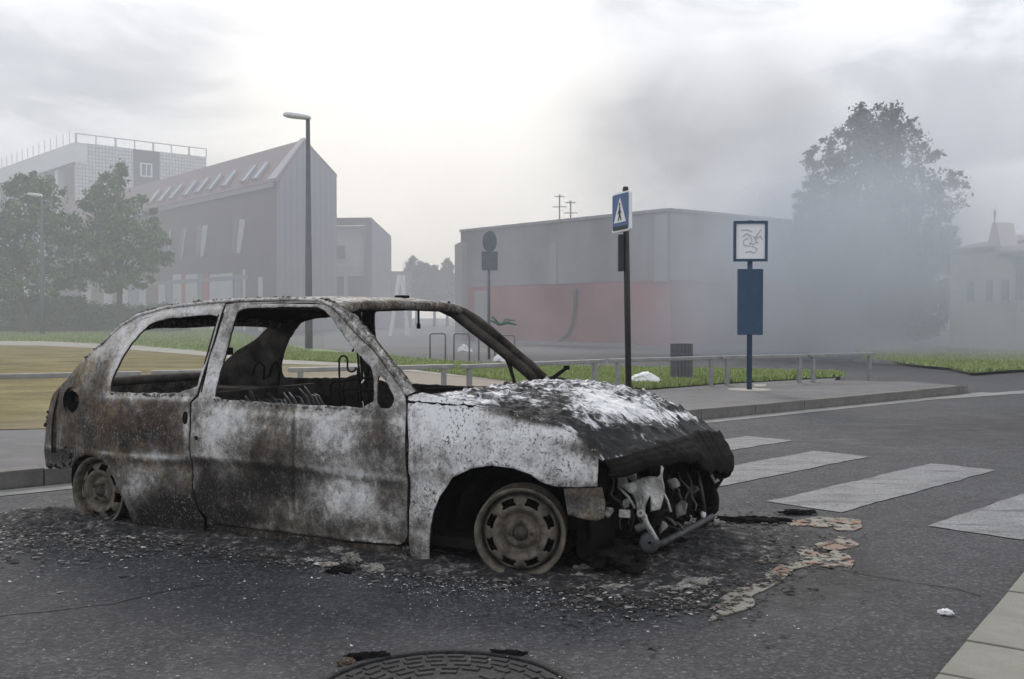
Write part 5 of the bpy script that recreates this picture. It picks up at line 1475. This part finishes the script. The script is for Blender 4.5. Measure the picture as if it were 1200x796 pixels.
bB2.name = 'low_building'; tag(bB2, 'low grey block between the boxy building and the far conifers', 'building')

# long smoke-stained hall
M_HALLG = simple('grey_render', (.15, .15, .165), .85, 0, .30, .6, streak=(1, 1, .4))
M_HALLR = simple('red_brown_render', (.17, .065, .066), .85, 0, .45, .35)
M_HALLP = simple('pale_render', (.20, .20, .205), .85, 0, .08, .5)
bH = empty('long_hall', (0, 0, 0)); tag(bH, 'long low hall with grey upper wall and red-brown lower band in smoke', 'building')
HC = PY(785, 371, 40); HC.z = 0
HL = PY(540, 371, 50); HL.z = 0
d1 = HL - HC; L1 = d1.length; d1.normalize(); n1 = Vector((d1.y, -d1.x, 0)); n1 = n1 if n1.y < 0 else -n1
HRt = PY(1090, 371, 52); HRt.z = 0
d2 = HRt - HC; L2 = d2.length; d2.normalize(); n2 = Vector((d2.y, -d2.x, 0)); n2 = n2 if n2.y < 0 else -n2
_, zH = wall_s(HC, d1, 785, 247.5)
_, zB = wall_s(HC, d1, 785, 328)
for (dd_, LL, nn) in ((d1, L1, n1), (d2, L2, n2)):
    wall_box('upper_wall', HC, dd_, nn, 0 if dd_ is d1 else .32, LL, zB, zH, 0, .3, M_HALLG, bH)
    wall_box('lower_wall', HC, dd_, nn, 0 if dd_ is d1 else .32, LL, 0, zB, -.03, .27, M_HALLR, bH)
    wall_box('roof_edge', HC, dd_, nn, 0 if dd_ is d1 else .40, LL, zH, zH + .12, .08, .4, M_CLADG, bH)
bm = bmesh.new(); vv = [bm.verts.new(p + Vector((0, 0, zH + .02))) for p in (HC, HL, HL + Vector((4, 14, 0)), HRt + Vector((0, 8, 0)), HRt)]; bm.faces.new(vv); obj('flat_roof', bm, M_CLADG, bH)
for (xa, xb, ya, yb) in ((645, 653, 285, 333), (768, 793 if False else 783, 252, 330)):
    s0, z1 = wall_s(HC, d1, xa, ya); s1, z0 = wall_s(HC, d1, xb, yb); wall_box('pilaster', HC, d1, n1, s1, s0, z0, z1, .05, .1, M_HALLP, bH)
wall_box('pilaster', HC, d2, n2, .0, 1.0, zB, zH - .1, .03, .1, M_HALLP, bH)
s0, z1 = wall_s(HC, d1, 557, 341); s1, _ = wall_s(HC, d1, 571, 341); wall_box('door', HC, d1, n1, s1, s0, 0, z1, .04, .1, M_HALLP, bH)
# end wing, lower and paler
W0 = PY(533, 371, 52); W0.z = 0; W1 = PY(541, 371, 49.6)
wd_ = Vector((W1.x - W0.x, W1.y - W0.y, 0)); wl = wd_.length; wd_.normalize(); wn = Vector((wd_.y, -wd_.x, 0)); wn = wn if wn.y < 0 else -wn
wall_box('end_wing', W0, wd_, wn, 0, wl, 0, wall_s(W0, wd_, 533, 287)[1], 0, .3, M_HALLP, bH)
# bent downpipe on the hall
P = []
for (px, py) in [(676, 338), (675, 360), (673, 378), (667, 392), (656, 400)]:
    s, z = wall_s(HC, d1, px, py); q = HC + d1 * s + n1 * .06; P.append((q.x, q.y, z))
bm = bmesh.new(); tube(bm, P, .09, 8); obj('downpipe', bm, M_BLACK, bH, True)
# kerb line at the hall foot
o = wall_box('hall_kerb', HC, d1, n1, .5, L1 * .55, 0, .12, 1.6, .2, M_KERBP, None); o['kind'] = 'structure'
# antennas
for (px, ya, yb, lb) in ((646, 228, 262, 'taller left television antenna on the hall roof'), (659, 235, 261, 'shorter right television antenna on the hall roof')):
    s, z0 = wall_s(HC, d1, px, 265); q = HC + d1 * s - n1 * .5
    k_ = q.y / FPX; z1 = PY(px, ya, q.y).z
    t = empty('antenna', (q.x, q.y, zH)); bm = bmesh.new(); tube(bm, [(0, 0, 0), (0, 0, z1 - zH)], .035, 6); obj('mast', bm, M_GREYSIGN, t)
    bm = bmesh.new()
    for (zz1, ln_) in ((z1 - zH - .1, .22), (z1 - zH - .55, .30)):
        tube(bm, [(-ln_, 0, zz1), (ln_, 0, zz1)], .02, 5)
        for j in (-.8, -.3, .3, .8): tube(bm, [(ln_ * j, -.15, zz1), (ln_ * j, .15, zz1 + .05)], .015, 4)
    obj('aerial', bm, M_GREYSIGN, t); tag(t, lb, 'antenna')

# pale house with chimney at the right
M_STONE = simple('pale_stone', (.44, .40, .36), .85, 0, .12, .8)
M_STONEB = simple('grey_stone_base', (.36, .36, .37), .85, 0, .12, 2)
M_ROOFT = simple('grey_roof_tile', (.22, .20, .21), .8, 0, .15, 2)
bR = empty('pale_house', (0, 0, 0)); tag(bR, 'pale stone house with pointed gable stub at the right edge, veiled by smoke', 'house')
R0 = PY(1113, 371, 35); R0.z = 0; R1 = PY(1290, 371, 30); R1.z = 0
dR = R1 - R0; LR = dR.length; dR.normalize(); nR = Vector((dR.y, -dR.x, 0)); nR = nR if nR.y < 0 else -nR
sg, zg = wall_s(R0, dR, 1168, 292); _, zl = wall_s(R0, dR, 1140, 291)
_, zbase = wall_s(R0, dR, 1140, 400)
wall_box('wall', R0, dR, nR, 0, LR, zbase, zl, 0, .3, M_STONE, bR); wall_box('stone_base', R0, dR, nR, 0, LR, 0, zbase, .06, .36, M_STONEB, bR)
rb = -nR * 3.2
bm = bmesh.new()
_, zr = wall_s(R0, dR, 1140, 272)
zr = zl + (zr - zl) * 1.12
vs = [bm.verts.new(p) for p in (R0 + nR * .2 + Vector((0, 0, zl)), R0 + dR * sg + nR * .2 + Vector((0, 0, zl)), R0 + dR * sg + rb + Vector((0, 0, zr)), R0 + rb + Vector((0, 0, zr)))]
bm.faces.new(vs); ro = obj('roof', bm, M_ROOFT, bR); md = ro.modifiers.new('t', 'SOLIDIFY'); md.thickness = .12
sc1, zc1 = wall_s(R0, dR, 1163, 261)
wall_poly('gable_stub', R0, dR, nR, [(sg - .45, zl - .3), (sg + .25, zl - .3), (sg - .02, zc1), (sg - .16, zc1)], .02, .8, M_STONE, bR)
q = R0 + dR * (sg - .09) + Vector((0, 0, zc1)); bm = bmesh.new(); tube(bm, [q, q + Vector((0, 0, .42))], .025, 6); tube(bm, [q + Vector((-.09, 0, .3)), q + Vector((.09, 0, .3))], .02, 6); obj('finial', bm, M_ROOFT, bR)
bm = bmesh.new(); zl2 = wall_s(R0, dR, 1185, 297)[1]
vs = [bm.verts.new(p) for p in (R0 + dR * (sg + .2) + nR * .25 + Vector((0, 0, zl2 + .02)), R0 + dR * LR + nR * .25 + Vector((0, 0, zl2 + .02)), R0 + dR * LR + rb + Vector((0, 0, zl2 + .9)), R0 + dR * (sg + .2) + rb + Vector((0, 0, zl2 + .9)))]
bm.faces.new(vs); ro = obj('roof', bm, M_ROOFT, bR); md = ro.modifiers.new('t', 'SOLIDIFY'); md.thickness = .12
bm = bmesh.new(); vs = [bm.verts.new(R0 + a) for a in (Vector((0, 0, 0)), rb * 2, rb * 2 + Vector((0, 0, zl)), Vector((0, 0, zl)))]; bm.faces.new(vs); obj('side_wall', bm, M_STONE, bR)
for (xa, xb, ya, yb, mt) in ((1156, 1163, 328, 352, M_TEAL), (1174, 1182, 328, 352, M_TEAL), (1190, 1206, 303, 352, M_TEAL), (1134, 1141, 330, 352, M_TEAL), (1187, 1190, 300, 405, M_STONEB)):
    s0, z1 = wall_s(R0, dR, xa, ya); s1, z0 = wall_s(R0, dR, xb, yb)
    wf = wall_box('window' if mt is M_TEAL else 'downpipe', R0, dR, nR, s0, s1, z0, z1, .03 if mt is M_TEAL else .1, .08, mt, bR)
    if mt is M_TEAL: wall_box('sill', R0, dR, nR, s0 - .06, s1 + .06, z0 - .08, z0, .10, .12, M_STONEB, wf)

# ================================================================ VEGETATION
def leaves(name, centres, n_per, rad, size, mat, parent, seed, flat=.8):
    r_ = np.random.default_rng(seed)
    C_ = np.repeat(np.array(centres, dtype=np.float64), n_per, axis=0); n = len(C_)
    rads = np.repeat(np.array([rad] * len(centres)) if np.isscalar(rad) else np.array(rad), n_per)
    dd = r_.normal(size=(n, 3)); dd /= np.linalg.norm(dd, axis=1)[:, None]
    P = C_ + dd * (rads * (.25 + 1.15 * r_.random(n) ** .8) * (1 + .35 * np.sin(dd[:, 0] * 5 + C_[:, 2] * 3) * np.cos(dd[:, 2] * 6 + C_[:, 0] * 4)))[:, None] * np.array([1, 1, flat])
    a = r_.normal(size=(n, 3)); a /= np.linalg.norm(a, axis=1)[:, None]
    b_ = np.cross(a, r_.normal(size=(n, 3))); b_ /= np.linalg.norm(b_, axis=1)[:, None]
    s = (size * r_.uniform(.6, 1.4, n))[:, None]
    V = np.stack([P - a * s, P + b_ * s * .45, P + a * s, P - b_ * s * .45], axis=1).reshape(-1, 3)
    me = bpy.data.meshes.new(name); me.vertices.add(n * 4); me.vertices.foreach_set('co', V.ravel())
    me.loops.add(n * 4); me.loops.foreach_set('vertex_index', np.arange(n * 4)); me.polygons.add(n)
    me.polygons.foreach_set('loop_start', np.arange(n) * 4); me.update(calc_edges=True)
    return link_mesh(name, me, mat, parent)
def tree(name, px_base, Y, outline, base_y, mat, label, cat, nclump, nper, size, seed, depth=.8, crad=.5, group=None, zb=0.0, trunk_r=.16, sparse=.0):
    """outline: crown silhouette polygon in pixels, turned into a real crown of that size at distance Y with its own depth"""
    rnd = random.Random(seed)
    b0 = PY(px_base, 380, Y); t = empty(name, (b0.x, Y, zb)); k = Y / FPX
    pts = [(PY(x, y, Y).x - b0.x, PY(x, y, Y).z - zb) for x, y in outline]
    xs = [p[0] for p in pts]; zs = [p[1] for p in pts]; cx = (min(xs) + max(xs)) / 2; hw = (max(xs) - min(xs)) / 2
    cl = []; rr = []
    tries = 0
    while len(cl) < nclump and tries < nclump * 60:
        tries += 1
        x = rnd.uniform(min(xs), max(xs)); z = rnd.uniform(min(zs), max(zs))
        if not inside((x, z), pts): continue
        # depth of the crown at this height follows its width there
        wz = [p[0] for p in pts if abs(p[1] - z) < (max(zs) - min(zs)) * .12] or xs
        hwz = max(.3, (max(wz) - min(wz)) / 2)
        lim = math.sqrt(max(0.05, 1 - min(1, abs(x - (max(wz) + min(wz)) / 2) / (hwz * 1.05)) ** 2)) * hwz * depth
        y = rnd.uniform(-lim, lim)
        q = crad * rnd.uniform(.5, 1.15)
        # shrink clumps by the border so that the outline stays
        if not all(inside((x + q * .7 * math.cos(a), z + q * .55 * math.sin(a)), pts) for a in (0, 1.57, 3.14, 4.71)): q *= .55
        cl.append((x, y, z)); rr.append(q)
    leaves('crown', cl, nper, rr, size, mat, t, seed)
    top = max(zs) * .85
    bm = bmesh.new(); tube(bm, [(0, 0, -.1), (.03, 0, top * .3), (cx * .4, 0, top * .6), (cx * .6, 0, top)], [trunk_r, trunk_r * .8, trunk_r * .5, .03], 9)
    obj('trunk', bm, M_BARK, t, True)
    for q in range(0, min(nclump, 16)):
        x, y, z = cl[q * max(1, nclump // 16) % len(cl)]; z0 = max(top * .22, z * .55)
        bm = bmesh.new(); tube(bm, [(cx * .3 * z0 / top, 0, z0), (x * .5, y * .5, (z0 + z) / 2 + .1), (x, y, z)], [trunk_r * .35, trunk_r * .2, .015], 6); obj('limb', bm, M_BARK, t, True)
    return tag(t, label, cat, group)
big = [(1002, 124), (1012, 121), (1032, 124), (1048, 134), (1066, 142), (1070, 155), (1076, 170), (1080, 185), (1090, 198), (1096, 206), (1100, 215), (1112, 202), (1125, 207), (1122, 216), (1108, 228), (1114, 236), (1113, 252), (1106, 268), (1112, 290), (1114, 330), (1108, 372), (1080, 396), (1020, 400), (960, 392), (938, 360), (930, 310), (930, 262), (933, 228), (945, 215), (958, 212), (946, 196), (945, 186), (954, 170), (965, 172), (972, 182), (984, 186), (984, 168), (982, 152), (992, 142), (1008, 140), (996, 130)]
tree('leafy_tree', 1025, 38, big, 400, M_LEAFD, 'big broadleaf tree wrapped in smoke at the right', 'tree', 1150, 46, .080, 3, depth=.75, crad=.30, trunk_r=.2)
t1 = [(8, 222), (30, 210), (48, 206), (62, 212), (70, 222), (78, 236), (84, 262), (90, 292), (96, 318), (88, 340), (60, 346), (30, 352), (0, 350), (-40, 340), (-60, 300), (-50, 250), (-20, 232)]
tree('leafy_tree', 25, 62, t1, 390, M_LEAF, 'dark bushy tree at the left edge before the tower', 'tree', 240, 50, .16, 5, crad=.6, trunk_r=.2)
t2 = [(118, 212), (128, 200), (136, 190), (142, 186), (146, 194), (150, 206), (140, 214), (150, 224), (164, 232), (176, 246), (186, 266), (194, 290), (192, 310), (180, 326), (160, 338), (130, 342), (105, 340), (88, 328), (86, 300), (92, 280), (90, 262), (104, 250), (98, 240), (108, 226)]
tree('leafy_tree', 140, 64, t2, 390, M_LEAF, 'pointed leafy tree in front of the sloped-roof building left end', 'tree', 230, 46, .15, 6, crad=.5, trunk_r=.2)
# far conifers
for (px, w_, yt, lb, mt, sd_) in ((488, 15, 302, 'rounded far tree behind the car roof, left of the spires', M_LEAFD, 21), (509, 6.5, 313, 'shorter far conifer spire', M_LEAFD, 22), (524, 7, 305, 'taller far conifer spire beside the hall end', M_LEAFD, 23)):
    if w_ > 10: ol = [(px - w_, 350), (px - w_, 330), (px - 10, 318), (px - 9, 306), (px - 3, 301), (px + 4, 308), (px + 11, 311), (px + w_ + 2, 325), (px + w_ + 4, 352)]
    else: ol = [(px - w_, 352), (px - w_ * .9, 330), (px - w_ * .5, yt + 8), (px, yt), (px + w_ * .5, yt + 8), (px + w_ * .9, 330), (px + w_, 352)]
    tree('conifer' if w_ < 10 else 'leafy_tree', px, 120, ol, 380, mt, lb, 'tree', 130, 60, .22, sd_, crad=.8, trunk_r=.2)
# hedge of shrubs before the left building
rnd = random.Random(4)
for i, (xa, xb, yt, lb) in enumerate(((-60, 20, 352, 'leftmost shrub mass under the left tree'), (14, 66, 350, 'shrub between the far lamp post and left tree'), (58, 112, 352, 'shrub right of the far lamp post'), (104, 158, 357, 'low shrub under the pointed tree'), (150, 215, 359, 'rightmost shrub, just above the car tail'))):
    Y = 66; ol = [(xa, 389), (xa, yt + 8), (xa + (xb - xa) * .3, yt + rnd.uniform(-2, 3)), (xa + (xb - xa) * .7, yt + rnd.uniform(-2, 3)), (xb, yt + 8), (xb, 389)]
    tree('shrub', (xa + xb) / 2, Y, ol, 389, M_LEAF, lb, 'shrub', 90, 110, .11, 30 + i, crad=.6, group='shrubs before the left building', trunk_r=.05, depth=.5)

# grass blades on the lawn and verge
def grass(name, poly, n, z, h, seed, label):
    r_ = np.random.default_rng(seed); xs = [p.x for p in poly]; ys = [p.y for p in poly]; P2 = [(p.x, p.y) for p in poly]
    V = []; F = []; c_ = 0
    # denser near the camera
    while c_ < n:
        x = r_.uniform(min(xs), max(xs)); y = min(ys) + (max(ys) - min(ys)) * r_.random() ** 2.2
        if not inside((x, y), P2): continue
        s = h * r_.uniform(.5, 1.5) * (1 + y * .012); a = r_.uniform(0, 6.28); wv = .006 + y * .0007; b0 = len(V)
        V += [(x - wv * math.cos(a), y - wv * math.sin(a), z), (x + wv * math.cos(a), y + wv * math.sin(a), z), (x + r_.normal() * s * .35, y + r_.normal() * s * .35, z + s)]
        F.append((b0, b0 + 1, b0 + 2)); c_ += 1
    me = bpy.data.meshes.new(name); me.from_pydata(V, [], F); me.update()
    return tag(link_mesh(name, me, M_BLADE), label, 'grass', kind='stuff')
near_lawn = [q for q in grass_poly if q.y < 34]
grass('lawn_grass', near_lawn, 45000, .134, .05, 2, 'green grass strip behind the knee rails')
far_lawn = [G(p[0], p[1], .13) for p in [(-100, 400), (50, 400), (150, 404), (236, 411), (333, 421), (400, 425), (333, 404), (285, 393), (240, 386), (0, 388), (-100, 388)]]
grass('far_lawn_grass', far_lawn, 30000, .134, .06, 3, 'green lawn before the shrubs at the left')
grass('verge_grass', verge, 22000, .06, .05, 4, 'green verge across the side street at the right')

# ================================================================ AIR: haze and smoke
def volume_box(name, lo, hi, density, col, label, aniso=0.0):
    bm = bmesh.new(); bx(bm, tuple((a + b_) / 2 for a, b_ in zip(lo, hi)), tuple(b_ - a for a, b_ in zip(lo, hi)))
    m = bpy.data.materials.new(name); m.use_nodes = True; nt = m.node_tree; nt.nodes.clear()
    pv = nt.nodes.new('ShaderNodeVolumePrincipled'); pv.inputs['Density'].default_value = density; pv.inputs['Color'].default_value = (*col, 1); pv.inputs['Anisotropy'].default_value = aniso
    o_ = nt.nodes.new('ShaderNodeOutputMaterial'); L(nt, pv.outputs[0], o_.inputs['Volume'])
    o = obj(name, bm, m); tag(o, label, 'haze', kind='stuff'); return o
HAZE = True
if HAZE:
    volume_box('haze', (-190, -50, -1), (190, 182, 27), .0016, (.80, .82, .86), 'thin grey smoke haze filling the street')
def bank(c_, r_, dens, col, label):
    bm = bmesh.new(); bmesh.ops.create_icosphere(bm, subdivisions=5, radius=1.0)
    m = bpy.data.materials.new('drifting_smoke'); m.use_nodes = True; nt = m.node_tree; nt.nodes.clear()
    pv = nt.nodes.new('ShaderNodeVolumePrincipled'); pv.inputs['Density'].default_value = dens; pv.inputs['Color'].default_value = (*col, 1)
    o_ = nt.nodes.new('ShaderNodeOutputMaterial'); L(nt, pv.outputs[0], o_.inputs['Volume'])
    o = obj('smoke_bank', bm, m); o.location = c_; o.scale = r_; tag(o, label, 'smoke', kind='stuff'); return o
if HAZE:
    bank((-20, 95, -2), (150, 72, 26), .0040, (.78, .80, .84), 'broad bank of drifting smoke lying over the far side of the street')
    bank((-6, 64, -2), (110, 46, 18), .0042, (.78, .79, .82), 'lower thicker bank of smoke before the buildings')
def smoke(name, c_, r_, dens, col, label, nscale, seed, lo=.42, hi=.68, emis=0, soft=.75):
    bm = bmesh.new(); bmesh.ops.create_icosphere(bm, subdivisions=4, radius=1.0)
    m = bpy.data.materials.new(name); m.use_nodes = True; nt = m.node_tree; nt.nodes.clear()
    t = nt.nodes.new('ShaderNodeTexCoord').outputs['Object']
    ln = nt.nodes.new('ShaderNodeVectorMath'); ln.operation = 'LENGTH'; L(nt, t, ln.inputs[0])
    fall = ramp(nt, ln.outputs['Value'], [(1 - soft, 1.0), (.97, 0.0)], 'EASE')
    nz = noise_n(nt, mapping(nt, t, loc=(seed, seed * 2, 0), scale=(r_[0] / r_[2], r_[1] / r_[2], 1)), nscale, 5, .55, .5)
    dd_ = math_n(nt, 'MULTIPLY', math_n(nt, 'MULTIPLY', ramp(nt, nz, [(lo, 0.0), (hi, 1.0)]), fall), dens)
    pv = nt.nodes.new('ShaderNodeVolumePrincipled'); L(nt, dd_, pv.inputs['Density']); pv.inputs['Color'].default_value = (*col, 1)
    o_ = nt.nodes.new('ShaderNodeOutputMaterial'); L(nt, pv.outputs[0], o_.inputs['Volume'])
    o = obj(name, bm, m); o.location = c_; o.scale = r_; tag(o, label, 'smoke', kind='stuff'); return o
SMOKE = True
if SMOKE:
    p = PY(1012, 345, 31); smoke('smoke_cloud', (p.x, p.y, 1.9), (9.0, 5.2, 6.6), .42, (.84, .91, .99), 'dense blue-grey smoke hugging the foot of the right tree', 1.7, 2.0, .28, .66)
    p = PY(850, 130, 62); smoke('smoke_plume', (p.x, p.y, p.z - 2), (14.5, 9, 8.5), .17, (.66, .655, .665), 'grey-brown smoke plume drifting up over the hall', 1.5, 5.0, .34, .68)
    p = PY(690, 330, 32); smoke('smoke_veil', (p.x, p.y, 1.5), (13, 4.5, 5.2), .085, (.86, .84, .84), 'thin veil of smoke hanging before the long hall', 1.4, 11.0, .2, .7)
    p = PY(1040, 225, 32); smoke('smoke_veil', (p.x, p.y, p.z), (6, 3, 4.6), .13, (.86, .91, .97), 'light bluish smoke drifting before the crown of the right tree', 1.4, 17.0, .25, .7)
    p = PY(1165, 330, 26); smoke('smoke_veil', (p.x, p.y, 2.0), (6.5, 3.2, 5.0), .16, (.88, .90, .94), 'pale veil of smoke before the house at the right edge', 1.3, 14.0, .2, .7)
    p = PY(1130, 260, 60); smoke('smoke_plume', (p.x, p.y, p.z), (15, 9, 9), .035, (.82, .87, .94), 'pale smoke veil behind the right tree', 1.5, 8.0, .3, .7)
